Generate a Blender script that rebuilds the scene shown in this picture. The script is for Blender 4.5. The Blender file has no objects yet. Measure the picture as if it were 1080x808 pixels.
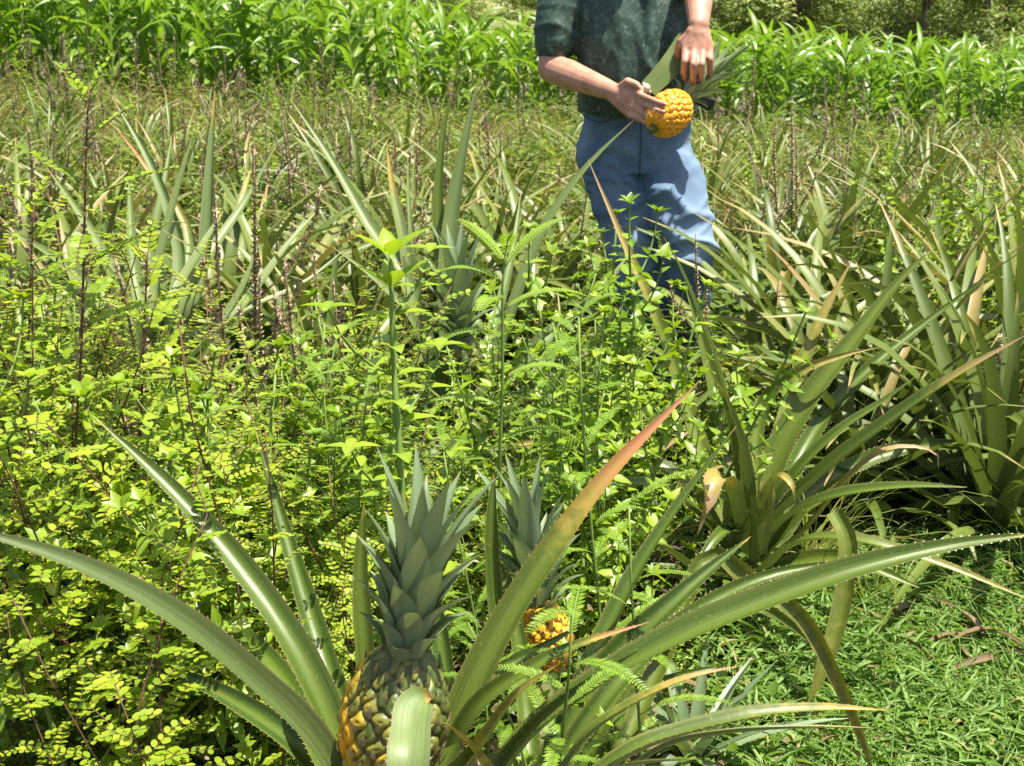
import bpy, math, random
import numpy as np
from mathutils import Vector, Matrix

S = bpy.context.scene
COL = S.collection
# ------------------------------------------------------------------ camera, world, sun, exposure
F_PX, CAM_H, PITCH = 1400.0, 1.40, math.radians(16.8)
cam_data = bpy.data.cameras.new('camera')
cam = bpy.data.objects.new('camera', cam_data)
COL.objects.link(cam)
cam.location = (0, 0, CAM_H)
cam.rotation_euler = (math.pi / 2 - PITCH, 0, 0)
cam_data.sensor_width = 36
cam_data.lens = 36 * F_PX / 1080
cam_data.clip_start = 0.05
cam_data.clip_end = 1500
cam_data.dof.use_dof = True
cam_data.dof.focus_distance = 2.0
cam_data.dof.aperture_fstop = 15
S.camera = cam

SUN_DIR = Vector((0.27, -0.08, 0.95)).normalized()
w = bpy.data.worlds.new('World')
S.world = w
w.use_nodes = True
nt = w.node_tree
sky = nt.nodes.new('ShaderNodeTexSky')
sky.sky_type = 'NISHITA'
sky.sun_disc = False
sky.air_density = 0.8
sky.dust_density = 3.0
sky.ozone_density = 0.6
sky.sun_elevation = math.asin(SUN_DIR.z)
sky.sun_rotation = math.atan2(SUN_DIR.x, SUN_DIR.y)
nt.links.new(sky.outputs[0], nt.nodes['Background'].inputs[0])
nt.nodes['Background'].inputs[1].default_value = 0.095
sun = bpy.data.lights.new('sun', 'SUN')
sun.energy = 5.0
sun.angle = math.radians(0.5)
sun.color = (1.0, 0.95, 0.86)
sun_o = bpy.data.objects.new('sun', sun)
COL.objects.link(sun_o)
sun_o.rotation_euler = SUN_DIR.to_track_quat('Z', 'Y').to_euler()
S.view_settings.view_transform = 'Standard'
S.view_settings.look = 'None'
S.view_settings.exposure = 1.2
S.view_settings.gamma = 1
S.cycles.max_bounces = 7
S.cycles.diffuse_bounces = 3
S.cycles.glossy_bounces = 2
S.cycles.transmission_bounces = 3
S.cycles.transparent_max_bounces = 4
S.cycles.sample_clamp_indirect = 6
S.cycles.use_denoising = False

random.seed(7)
RNG = np.random.default_rng(7)
UP = Vector((0, 0, 1))
sp, cp = math.sin(PITCH), math.cos(PITCH)


def P(px, py, Y):
    """world point that stands at ground distance Y and shows at photo pixel (px, py)"""
    cx, cy = (px - 540) / F_PX, (404 - py) / F_PX
    d = Vector((cx, cp + cy * sp, -sp + cy * cp))
    k = Y / d.y
    return Vector((d.x * k, Y, CAM_H + d.z * k))


def pix(p):
    d = p[1] * cp - (p[2] - CAM_H) * sp
    return 540 + F_PX * p[0] / d, 404 - F_PX * (p[1] * sp + (p[2] - CAM_H) * cp) / d


def ss(a, b, x):
    t = np.clip((x - a) / (b - a), 0, 1)
    return t * t * (3 - 2 * t)


def gz(x, y):
    """ground height"""
    x = np.asarray(x, float); y = np.asarray(y, float)
    z = -0.058 * np.clip(x, -14, 14) * ss(5.0, 12.5, y)
    z = z + 0.02 * np.sin(x * 2.1 + 1) * np.sin(y * 1.7) + 0.012 * np.sin(x * 5.3 + y * 3.1)
    far = ss(21, 48, y)
    z = z + far * (0.35 + 0.3 * np.sin(x * 0.06 + 1.0)) + ss(60, 260, np.hypot(x, y)) * (9 + 5 * np.sin(x * 0.013) + 3 * np.sin(y * 0.02 + x * 0.03))
    return z


def gzf(x, y):
    return float(gz(x, y))


# ------------------------------------------------------------------ mesh builder
class MB:
    def __init__(s):
        s.v, s.a, s.q, s.t, s.n = [], [], [], [], 0

    def add(s, v, a, q=None, t=None):
        v = np.asarray(v, np.float32).reshape(-1, 3)
        a = np.asarray(a, np.float32).reshape(-1, 4)
        if q is not None and len(q): s.q.append(np.asarray(q, np.int32).reshape(-1, 4) + s.n)
        if t is not None and len(t): s.t.append(np.asarray(t, np.int32).reshape(-1, 3) + s.n)
        s.v.append(v); s.a.append(a); s.n += len(v)

    def mesh(s, name, mat, smooth=True):
        me = bpy.data.meshes.new(name)
        if s.n == 0: return me
        v = np.concatenate(s.v); a = np.concatenate(s.a)
        q = np.concatenate(s.q) if s.q else np.zeros((0, 4), np.int32)
        t = np.concatenate(s.t) if s.t else np.zeros((0, 3), np.int32)
        me.vertices.add(len(v)); me.vertices.foreach_set('co', v.ravel())
        nl = q.size + t.size
        me.loops.add(nl)
        me.loops.foreach_set('vertex_index', np.concatenate([q.ravel(), t.ravel()]).astype(np.int32))
        me.polygons.add(len(q) + len(t))
        me.polygons.foreach_set('loop_start', np.concatenate([np.arange(len(q)) * 4, q.size + np.arange(len(t)) * 3]).astype(np.int32))
        me.polygons.foreach_set('use_smooth', np.full(len(q) + len(t), smooth))
        me.update(calc_edges=True)
        at = me.attributes.new('lf', 'FLOAT_COLOR', 'POINT')
        at.data.foreach_set('color', a.ravel())
        for m in (mat if isinstance(mat, (list, tuple)) else [mat]): me.materials.append(m)
        return me

    def build(s, name, mat, parent=None, smooth=True):
        return link(name, s.mesh(name, mat, smooth), parent)


def link(name, data, parent=None):
    o = bpy.data.objects.new(name, data)
    COL.objects.link(o)
    if parent is not None:
        o.parent = parent
        KIDS.setdefault(parent.name, []).append(o)
    return o


KIDS = {}


def tag(o, label=None, cat=None, group=None, kind=None):
    if label: o['label'] = label
    if cat: o['category'] = cat
    if group: o['group'] = group
    if kind: o['kind'] = kind
    return o


def empty(name, loc=(0, 0, 0)):
    o = link(name, None)
    o.location = loc
    o.empty_display_size = 0.05
    return o


def dup(root, loc, rz, sc=1.0, tilt=(0, 0)):
    def cpy(o, par):
        c = o.copy(); COL.objects.link(c)
        if par is not None: c.parent = par
        for ch in KIDS.get(o.name, ()): cpy(ch, c)
        return c
    r = cpy(root, None)
    r.location = loc
    r.rotation_euler = (tilt[0], tilt[1], rz)
    r.scale = (sc, sc, sc)
    return r


def catmull(pts, n):
    pts = [Vector(p) for p in pts]
    if len(pts) == 2: return [pts[0].lerp(pts[1], i / (n - 1)) for i in range(n)]
    e = [pts[0] * 2 - pts[1]] + pts + [pts[-1] * 2 - pts[-2]]
    seg = len(pts) - 1
    ln = [0]
    for i in range(seg): ln.append(ln[-1] + (pts[i + 1] - pts[i]).length)
    out = []
    for k in range(n):
        d = ln[-1] * k / (n - 1)
        i = 0
        while i < seg - 1 and d > ln[i + 1]: i += 1
        t = (d - ln[i]) / max(1e-9, ln[i + 1] - ln[i])
        p0, p1, p2, p3 = e[i], e[i + 1], e[i + 2], e[i + 3]
        out.append(0.5 * ((2 * p1) + (p2 - p0) * t + (2 * p0 - 5 * p1 + 4 * p2 - p3) * t * t + (3 * p1 - p0 - 3 * p2 + p3) * t ** 3))
    return out


def add_ribbon(mb, pts, refs, wid, rnd=0.5, dry=None, K=5, ch=0.28, spines=0.0, roll=0.0, twist=0.0):
    """trough-shaped leaf along pts; refs = where the upper face looks; wid = full widths"""
    n = len(pts)
    V = np.zeros((n, K, 3)); A = np.zeros((n, K, 4))
    lastT = None
    edges = ([], [])
    for i in range(n):
        T = (pts[min(i + 1, n - 1)] - pts[max(i - 1, 0)]).normalized()
        R = refs[i]
        N = R - T * R.dot(T)
        if N.length < 1e-4: N = T.orthogonal()
        N.normalize()
        rr = roll + twist * i / (n - 1)
        if rr: N = Matrix.Rotation(rr, 3, T) @ N
        B = T.cross(N)
        for k in range(K):
            u = k / (K - 1)
            x = 2 * u - 1
            V[i, k] = pts[i] - B * (x * wid[i] * 0.5) + N * (ch * wid[i] * (x * x))
            A[i, k] = (u, i / (n - 1), rnd, dry[i] if dry is not None else 0)
        edges[0].append((Vector(V[i, 0]), T, B)); edges[1].append((Vector(V[i, -1]), T, -B))
    idx = np.arange(n * K).reshape(n, K)
    q = np.stack([idx[:-1, :-1], idx[1:, :-1], idx[1:, 1:], idx[:-1, 1:]], -1).reshape(-1, 4)
    mb.add(V.reshape(-1, 3), A.reshape(-1, 4), q)
    if spines:
        sv, sa, st = [], [], []
        for e in edges:
            L = 0
            nxt = 0.01
            for i in range(n - 1):
                a, b = e[i][0], e[i + 1][0]
                sl = (b - a).length
                while nxt < L + sl:
                    f = (nxt - L) / max(sl, 1e-6)
                    p = a.lerp(b, f)
                    T, B = e[i][1], e[i][2]
                    h = spines * random.uniform(0.5, 1.1) * min(1, .15 + wid[i] / max(wid))
                    c = len(sv)
                    sv += [p - T * 0.0012, p + T * 0.0014, p + B * h + T * h * 0.9]
                    d = dry[i] if dry is not None else 0
                    sa += [(1, i / n, rnd, d)] * 2 + [(1, i / n, rnd, max(d, 0.45))]
                    st.append((c, c + 1, c + 2))
                    nxt += random.uniform(0.008, 0.016)
                L += sl
        if sv: mb.add(np.array([list(x) for x in sv]), sa, None, st)


def add_tube(mb, pts, rad, sides=5, rnd=0.5, cap=True):
    n = len(pts)
    V = np.zeros((n, sides, 3)); A = np.zeros((n, sides, 4))
    ref = None
    for i in range(n):
        T = (pts[min(i + 1, n - 1)] - pts[max(i - 1, 0)]).normalized()
        if ref is None: ref = T.orthogonal().normalized()
        ref = (ref - T * ref.dot(T)).normalized()
        B = T.cross(ref)
        for k in range(sides):
            a = 2 * math.pi * k / sides
            V[i, k] = pts[i] + (ref * math.cos(a) + B * math.sin(a)) * rad[i]
            A[i, k] = (k / sides, i / (n - 1), rnd, 0)
    idx = np.arange(n * sides).reshape(n, sides)
    nx = np.roll(idx, -1, 1)
    q = np.stack([idx[:-1], nx[:-1], nx[1:], idx[1:]], -1).reshape(-1, 4)
    t = None
    V = V.reshape(-1, 3); A = A.reshape(-1, 4)
    if cap:
        c = len(V)
        V = np.vstack([V, [list(pts[0]), list(pts[-1])]]); A = np.vstack([A, [[.5, 0, rnd, 0], [.5, 1, rnd, 0]]])
        t = [(c, nx[0, k], idx[0, k]) for k in range(sides)] + [(c + 1, idx[-1, k], nx[-1, k]) for k in range(sides)]
    mb.add(V, A, q, t)


# leaf templates: rows (t along, s across, h up) with quads
def tmpl(rows, curve=0.25, fold=0.25):
    v, q = [], []
    for t, hw in rows:
        for s in (-1, 0, 1):
            v.append((t, s * hw, -curve * t * t + abs(s) * hw * fold, (s + 1) / 2, t))
    for i in range(len(rows) - 1):
        for k in range(2):
            a = i * 3 + k
            q.append((a, a + 3, a + 4, a + 1))
    return np.array(v, float), np.array(q)


T_OVAL = tmpl([(0, .05), (.25, .42), (.6, .5), (.88, .3), (1, .03)], .12, .15)
T_OVATE = tmpl([(0, .04), (.18, .42), (.42, .5), (.75, .27), (1, .01)], .3, .3)
T_LANCE = tmpl([(0, .12), (.3, .5), (.65, .36), (1, .02)], .35, .35)
T_TINY = tmpl([(0, .15), (.5, .5), (1, .12)], .05, .1)
T_BLADE = tmpl([(0, .4), (.35, .5), (.7, .36), (1, .03)], .55, .3)


def unit(a):
    return a / np.maximum(np.linalg.norm(a, axis=-1, keepdims=True), 1e-9)


def add_leaves(mb, pos, d, nrm, L, W, rnd=None, dry=None, tm=T_OVAL):
    pos = np.asarray(pos, float).reshape(-1, 3)
    if not len(pos): return
    d = unit(np.asarray(d, float).reshape(-1, 3)); nrm = np.asarray(nrm, float).reshape(-1, 3)
    nrm = unit(nrm - d * (nrm * d).sum(1, keepdims=True) + 1e-6)
    side = np.cross(d, nrm)
    N = len(pos)
    L = np.broadcast_to(np.asarray(L, float), (N,)); W = np.broadcast_to(np.asarray(W, float), (N,))
    rnd = RNG.random(N) if rnd is None else np.broadcast_to(np.asarray(rnd, float), (N,))
    dry = np.zeros(N) if dry is None else np.broadcast_to(np.asarray(dry, float), (N,))
    tv, tq = tm
    k = len(tv)
    v = (pos[:, None] + d[:, None] * (tv[None, :, 0, None] * L[:, None, None])
         - side[:, None] * (tv[None, :, 1, None] * W[:, None, None]) + nrm[:, None] * (tv[None, :, 2, None] * np.where(tv[None, :, 1, None] == 9, 0, 1) * L[:, None, None] * 0.6))
    a = np.zeros((N, k, 4))
    a[..., 0] = tv[:, 3]; a[..., 1] = tv[:, 4]; a[..., 2] = rnd[:, None]; a[..., 3] = dry[:, None]
    q = (tq[None] + (np.arange(N) * k)[:, None, None]).reshape(-1, 4)
    mb.add(v.reshape(-1, 3), a.reshape(-1, 4), q)


def rand_dirs(n, zmin=-0.2, zmax=0.6):
    a = RNG.random(n) * 2 * math.pi
    z = zmin + (zmax - zmin) * RNG.random(n)
    r = np.sqrt(np.maximum(0, 1 - z * z))
    return np.stack([r * np.cos(a), r * np.sin(a), z], -1)


# ------------------------------------------------------------------ materials
def new_mat(name):
    m = bpy.data.materials.new(name)
    m.use_nodes = True
    return m, m.node_tree, m.node_tree.nodes, m.node_tree.links


def ramp(N, L, fac, stops):
    r = N.new('ShaderNodeValToRGB')
    els = r.color_ramp.elements
    while len(els) > 2: els.remove(els[-1])
    for i, (p, c) in enumerate(stops):
        e = els[i] if i < 2 else els.new(p)
        e.position = p; e.color = (*c, 1)
    L.new(fac, r.inputs[0])
    return r.outputs[0]


def math_n(N, L, op, a, b=None, clamp=False):
    m = N.new('ShaderNodeMath'); m.operation = op; m.use_clamp = clamp
    for i, x in enumerate((a, b)):
        if x is None: continue
        if isinstance(x, (int, float)): m.inputs[i].default_value = x
        else: L.new(x, m.inputs[i])
    return m.outputs[0]


def mix_c(N, L, fac, a, b, mode='MIX'):
    m = N.new('ShaderNodeMix'); m.data_type = 'RGBA'; m.blend_type = mode
    for i, x in ((0, fac), (6, a), (7, b)):
        if isinstance(x, (int, float)): m.inputs[i].default_value = x
        elif isinstance(x, tuple): m.inputs[i].default_value = (*x, 1)
        else: L.new(x, m.inputs[i])
    return m.outputs[2]


def leaf_mat(name, cols, under=None, trans=0.3, rough=0.42, streak=0.0, spec=0.5, dryramp=None, tcol=1.25, margin=None, spots=0.0, objv=0.35, midrib=None, stripe=None, blemish=0):
    m, t, N, L = new_mat(name)
    b = N['Principled BSDF']
    at = N.new('ShaderNodeAttribute'); at.attribute_name = 'lf'
    sx = N.new('ShaderNodeSeparateColor'); L.new(at.outputs['Color'], sx.inputs[0])
    u, v, r, dry = sx.outputs[0], sx.outputs[1], sx.outputs[2], at.outputs['Alpha']
    oi = N.new('ShaderNodeObjectInfo')
    tc = N.new('ShaderNodeTexCoord')
    nz = N.new('ShaderNodeTexNoise'); nz.inputs['Scale'].default_value = 9; nz.inputs['Detail'].default_value = 3
    L.new(tc.outputs['Object'], nz.inputs['Vector'])
    val = math_n(N, L, 'MULTIPLY', r, 0.75 - objv)
    val = math_n(N, L, 'ADD', val, math_n(N, L, 'MULTIPLY', oi.outputs['Random'], objv))
    val = math_n(N, L, 'ADD', val, math_n(N, L, 'MULTIPLY', nz.outputs[0], 0.25), True)
    k = len(cols)
    col = ramp(N, L, val, [(0.08 + 0.84 * i / (k - 1), c) for i, c in enumerate(cols)])
    bumpsrc = None
    if streak:
        cb = N.new('ShaderNodeCombineXYZ')
        L.new(math_n(N, L, 'MULTIPLY', u, 26.0), cb.inputs[0])
        L.new(math_n(N, L, 'MULTIPLY', v, 2.2), cb.inputs[1])
        L.new(math_n(N, L, 'MULTIPLY', r, 77.0), cb.inputs[2])
        sn = N.new('ShaderNodeTexNoise'); sn.inputs['Scale'].default_value = 1; sn.inputs['Detail'].default_value = 4
        L.new(cb.outputs[0], sn.inputs['Vector'])
        sv = N.new('ShaderNodeMapRange'); sv.inputs[1].default_value = .3; sv.inputs[2].default_value = .7
        sv.inputs[3].default_value = 1 - streak; sv.inputs[4].default_value = 1 + streak
        L.new(sn.outputs[0], sv.inputs[0])
        vm = N.new('ShaderNodeVectorMath'); vm.operation = 'SCALE'
        L.new(col, vm.inputs[0]); L.new(sv.outputs[0], vm.inputs['Scale'])
        col = vm.outputs[0]
        bumpsrc = sn.outputs[0]
    if spots:
        vn = N.new('ShaderNodeTexNoise'); vn.inputs['Scale'].default_value = 260; vn.inputs['Detail'].default_value = 2
        L.new(tc.outputs['Object'], vn.inputs['Vector'])
        f = N.new('ShaderNodeMapRange'); f.inputs[1].default_value = .62; f.inputs[2].default_value = .72; f.inputs[4].default_value = spots
        L.new(vn.outputs[0], f.inputs[0])
        col = mix_c(N, L, f.outputs[0], col, (.30, .32, .16))
    if stripe:
        d = math_n(N, L, 'ABSOLUTE', math_n(N, L, 'SUBTRACT', u, 0.5))
        f = N.new('ShaderNodeMapRange'); f.inputs[1].default_value = .26; f.inputs[2].default_value = .08; f.inputs[4].default_value = .65
        L.new(d, f.inputs[0])
        col = mix_c(N, L, f.outputs[0], col, stripe)
    if midrib:
        d = math_n(N, L, 'ABSOLUTE', math_n(N, L, 'SUBTRACT', u, 0.5))
        f = N.new('ShaderNodeMapRange'); f.inputs[1].default_value = .12; f.inputs[2].default_value = .02; f.inputs[4].default_value = .6
        L.new(d, f.inputs[0])
        col = mix_c(N, L, f.outputs[0], col, midrib)
    if blemish:
        bn = N.new('ShaderNodeTexNoise'); bn.inputs['Scale'].default_value = 34; bn.inputs['Detail'].default_value = 6; bn.inputs['Roughness'].default_value = .7
        L.new(tc.outputs['Object'], bn.inputs['Vector'])
        f = N.new('ShaderNodeMapRange'); f.inputs[1].default_value = .60; f.inputs[2].default_value = .72; f.inputs[4].default_value = blemish
        L.new(bn.outputs[0], f.inputs[0])
        col = mix_c(N, L, f.outputs[0], col, (.13, .10, .035))
    if margin:
        d = math_n(N, L, 'ABSOLUTE', math_n(N, L, 'SUBTRACT', u, 0.5))
        f = N.new('ShaderNodeMapRange'); f.inputs[1].default_value = .40; f.inputs[2].default_value = .5; f.inputs[4].default_value = .75
        L.new(d, f.inputs[0])
        col = mix_c(N, L, f.outputs[0], col, margin)
    if under:
        g = N.new('ShaderNodeNewGeometry')
        und = mix_c(N, L, 0.35, under, col)
        col = mix_c(N, L, g.outputs['Backfacing'], col, und)
    dr = dryramp or [(0.0, (.22, .22, .035)), (.3, (.33, .25, .05)), (.6, (.46, .20, .09)), (1, (.36, .22, .11))]
    dn = N.new('ShaderNodeTexNoise'); dn.inputs['Scale'].default_value = 60; dn.inputs['Detail'].default_value = 5
    L.new(tc.outputs['Object'], dn.inputs['Vector'])
    dv = math_n(N, L, 'ADD', dry, math_n(N, L, 'MULTIPLY', math_n(N, L, 'SUBTRACT', dn.outputs[0], .5), .55), True)
    dc = ramp(N, L, dv, dr)
    f = N.new('ShaderNodeMapRange'); f.inputs[1].default_value = .02; f.inputs[2].default_value = .3
    f2 = math_n(N, L, 'MULTIPLY', dv, math_n(N, L, 'GREATER_THAN', dry, .01))
    L.new(f2, f.inputs[0])
    col = mix_c(N, L, f.outputs[0], col, dc)
    L.new(col, b.inputs['Base Color'])
    b.inputs['Roughness'].default_value = rough
    b.inputs['Specular IOR Level'].default_value = spec
    if bumpsrc is not None:
        bp = N.new('ShaderNodeBump'); bp.inputs['Strength'].default_value = .25; bp.inputs['Distance'].default_value = .002
        L.new(bumpsrc, bp.inputs['Height']); L.new(bp.outputs[0], b.inputs['Normal'])
    if trans:
        tr = N.new('ShaderNodeBsdfTranslucent')
        tcv = mix_c(N, L, 1.0, col, (tcol, tcol * 1.05, tcol * .45), 'MULTIPLY')
        L.new(tcv, tr.inputs[0])
        mx = N.new('ShaderNodeMixShader'); mx.inputs[0].default_value = trans
        L.new(b.outputs[0], mx.inputs[1]); L.new(tr.outputs[0], mx.inputs[2])
        L.new(mx.outputs[0], N['Material Output'].inputs[0])
    return m


def solid_mat(name, cols, scale=8, rough=.8, bump=0.0, detail=5, spec=.3, coord='Object'):
    m, t, N, L = new_mat(name)
    b = N['Principled BSDF']
    tc = N.new('ShaderNodeTexCoord')
    nz = N.new('ShaderNodeTexNoise'); nz.inputs['Scale'].default_value = scale; nz.inputs['Detail'].default_value = detail
    L.new(tc.outputs[coord], nz.inputs['Vector'])
    k = len(cols)
    c = ramp(N, L, nz.outputs[0], [(.28 + .44 * i / max(1, k - 1), x) for i, x in enumerate(cols)])
    L.new(c, b.inputs['Base Color'])
    b.inputs['Roughness'].default_value = rough
    b.inputs['Specular IOR Level'].default_value = spec
    if bump:
        bp = N.new('ShaderNodeBump'); bp.inputs['Strength'].default_value = bump; bp.inputs['Distance'].default_value = .01
        L.new(nz.outputs[0], bp.inputs['Height']); L.new(bp.outputs[0], b.inputs['Normal'])
    return m


M = {}
M['pine'] = leaf_mat('pineapple_leaf', [(.030, .065, .008), (.050, .09, .010), (.075, .115, .014), (.115, .14, .02)], under=(.13, .17, .07), trans=.14, rough=.34, streak=.35, spec=.42, margin=(.17, .17, .05), spots=.3, stripe=(.105, .155, .018), blemish=.5)
M['pine_grey'] = leaf_mat('greyish_pineapple_leaf', [(.05, .085, .02), (.07, .11, .027), (.095, .135, .038)], under=(.13, .17, .08), trans=.15, rough=.47, streak=.25, spec=.35, spots=.2, margin=(.17, .16, .07))
M['pine_pale'] = leaf_mat('pale_blade_pineapple_leaf', [(.11, .17, .055), (.15, .21, .065), (.20, .25, .08)], under=(.20, .26, .13), trans=.2, rough=.42, streak=.22, spec=.4, margin=(.2, .2, .08), spots=.2, blemish=.25)
M['pine_tan'] = leaf_mat('tan_tipped_pineapple_leaf', [(.040, .08, .010), (.062, .105, .012), (.09, .135, .017), (.135, .165, .025)], under=(.13, .17, .07), trans=.14, rough=.34, streak=.35, spec=.42, margin=(.17, .17, .05), spots=.3, stripe=(.12, .17, .02), blemish=.5, dryramp=[(0, (.20, .20, .03)), (.35, (.32, .26, .07)), (.7, (.40, .28, .14)), (1, (.36, .24, .15))])
M['pine_far'] = leaf_mat('field_pineapple_leaf', [(.055, .095, .014), (.09, .135, .022), (.14, .18, .034), (.22, .22, .055)], under=(.13, .17, .055), trans=.18, rough=.40, streak=.15, spec=.38, dryramp=[(0, (.22, .21, .05)), (.4, (.31, .25, .09)), (.7, (.33, .21, .09)), (1, (.36, .27, .15))])
M['crown'] = leaf_mat('pineapple_crown_leaf', [(.14, .20, .095), (.17, .235, .115), (.20, .27, .14)], under=(.23, .30, .17), trans=.15, rough=.38, streak=.2, spec=.45, margin=(.12, .15, .08), spots=.15, objv=.1)
M['lime'] = leaf_mat('lime_weed_leaf', [(.10, .20, .014), (.20, .31, .018), (.31, .39, .022), (.43, .44, .04)], trans=.42, rough=.45, spec=.35, tcol=1.4)
M['mint'] = leaf_mat('leafy_weed_leaf', [(.085, .17, .010), (.17, .28, .014), (.26, .36, .018), (.36, .43, .025)], trans=.36, rough=.38, spec=.45, tcol=1.35, midrib=(.25, .36, .09))
M['fern'] = leaf_mat('ferny_weed_leaflet', [(.10, .21, .02), (.17, .29, .024), (.25, .36, .035)], trans=.4, rough=.45, spec=.35, tcol=1.3)
M['under'] = leaf_mat('undergrowth_leaf', dryramp=[(0, (.20, .19, .05)), (.5, (.26, .20, .08)), (1, (.24, .16, .08))], cols= [(.03, .07, .009), (.06, .12, .012), (.11, .18, .017), (.22, .27, .03)], trans=.4, rough=.42, spec=.4, tcol=1.3)  # greens darkened to put shadow into the gaps between weeds
M['cover'] = leaf_mat('creeping_grass_blade', dryramp=[(0, (.26, .27, .09)), (.5, (.34, .30, .13)), (1, (.30, .24, .12))], cols= [(.10, .20, .035), (.15, .27, .05), (.22, .33, .08), (.31, .40, .14)], trans=.38, rough=.5, spec=.3, tcol=1.2)
M['grass'] = leaf_mat('grass_blade', [(.13, .22, .03), (.20, .28, .05), (.30, .31, .09), (.40, .33, .15)], trans=.35, rough=.42, spec=.4)
M['drygrass'] = leaf_mat('dry_grass_blade', [(.20, .19, .045), (.30, .24, .08), (.38, .28, .12), (.24, .14, .07)], trans=.3, rough=.6, spec=.2)
M['spike'] = leaf_mat('brown_seed_spike', [(.22, .16, .12), (.33, .25, .17), (.45, .36, .24), (.29, .20, .19)], trans=.15, rough=.7, spec=.2)
M['litter'] = leaf_mat('dry_leaf_litter', [(.09, .06, .03), (.16, .11, .055), (.20, .155, .09), (.11, .075, .04)], trans=.1, rough=.8, spec=.2)
M['corn'] = leaf_mat('corn_leaf', [(.08, .185, .012), (.125, .24, .015), (.18, .30, .02), (.25, .36, .03)], trans=.38, rough=.32, spec=.5, tcol=1.35, midrib=(.30, .42, .14), streak=.1)
M['tree'] = leaf_mat('tree_leaf', [(.09, .14, .04), (.16, .22, .06), (.26, .32, .085), (.38, .41, .13)], trans=.38, rough=.5, spec=.35, objv=.25)
M['stem_green'] = solid_mat('green_stem', [(.10, .18, .03), (.20, .27, .06)], 20, .55)
M['stem_red'] = solid_mat('red_brown_stem', [(.07, .03, .02), (.16, .08, .04)], 30, .6)
M['bark'] = solid_mat('bark', [(.10, .075, .05), (.22, .18, .13)], 6, .9, .5)
M['stump'] = solid_mat('pineapple_stem', [(.06, .065, .02), (.12, .13, .04)], 25, .8, .3)


def eye_mat(name, green):
    """pineapple skin: lf = (dome height, v along fruit, eye random, ripeness)"""
    m, t, N, L = new_mat(name)
    b = N['Principled BSDF']
    at = N.new('ShaderNodeAttribute'); at.attribute_name = 'lf'
    sx = N.new('ShaderNodeSeparateColor'); L.new(at.outputs['Color'], sx.inputs[0])
    tc = N.new('ShaderNodeTexCoord')
    nz = N.new('ShaderNodeTexNoise'); nz.inputs['Scale'].default_value = 70; nz.inputs['Detail'].default_value = 5
    L.new(tc.outputs['Object'], nz.inputs['Vector'])
    rp = math_n(N, L, 'ADD', at.outputs['Alpha'], math_n(N, L, 'MULTIPLY', math_n(N, L, 'SUBTRACT', sx.outputs[2], .5), .35))
    rp = math_n(N, L, 'ADD', rp, math_n(N, L, 'MULTIPLY', math_n(N, L, 'SUBTRACT', nz.outputs[0], .5), .9), True)
    eye = ramp(N, L, rp, [(0, (.06, .082, .014)), (.35, (.20, .19, .025)), (.6, (.64, .36, .02)), (1, (.84, .36, .012))])
    seam = ramp(N, L, rp, [(0, (.045, .06, .025)), (.5, (.16, .10, .02)), (1, (.60, .20, .008))])
    f = N.new('ShaderNodeMapRange'); f.inputs[1].default_value = .02; f.inputs[2].default_value = .25
    L.new(sx.outputs[0], f.inputs[0])
    c = mix_c(N, L, f.outputs[0], seam, eye)
    # grey-green bloom and browned eye centre
    f3 = N.new('ShaderNodeMapRange'); f3.inputs[1].default_value = .90; f3.inputs[2].default_value = 1.0; f3.inputs[4].default_value = .35
    L.new(sx.outputs[0], f3.inputs[0])
    c = mix_c(N, L, f3.outputs[0], c, (.22, .12, .04))
    L.new(c, b.inputs['Base Color'])
    b.inputs['Roughness'].default_value = .44
    b.inputs['Specular IOR Level'].default_value = .45
    bp = N.new('ShaderNodeBump'); bp.inputs['Strength'].default_value = .3; bp.inputs['Distance'].default_value = .003
    L.new(nz.outputs[0], bp.inputs['Height']); L.new(bp.outputs[0], b.inputs['Normal'])
    return m


M['eye'] = eye_mat('pineapple_skin', True)
M['bract'] = leaf_mat('pineapple_bract', [(.14, .13, .05), (.26, .20, .09), (.40, .32, .18)], trans=.1, rough=.7, spec=.2)

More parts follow.
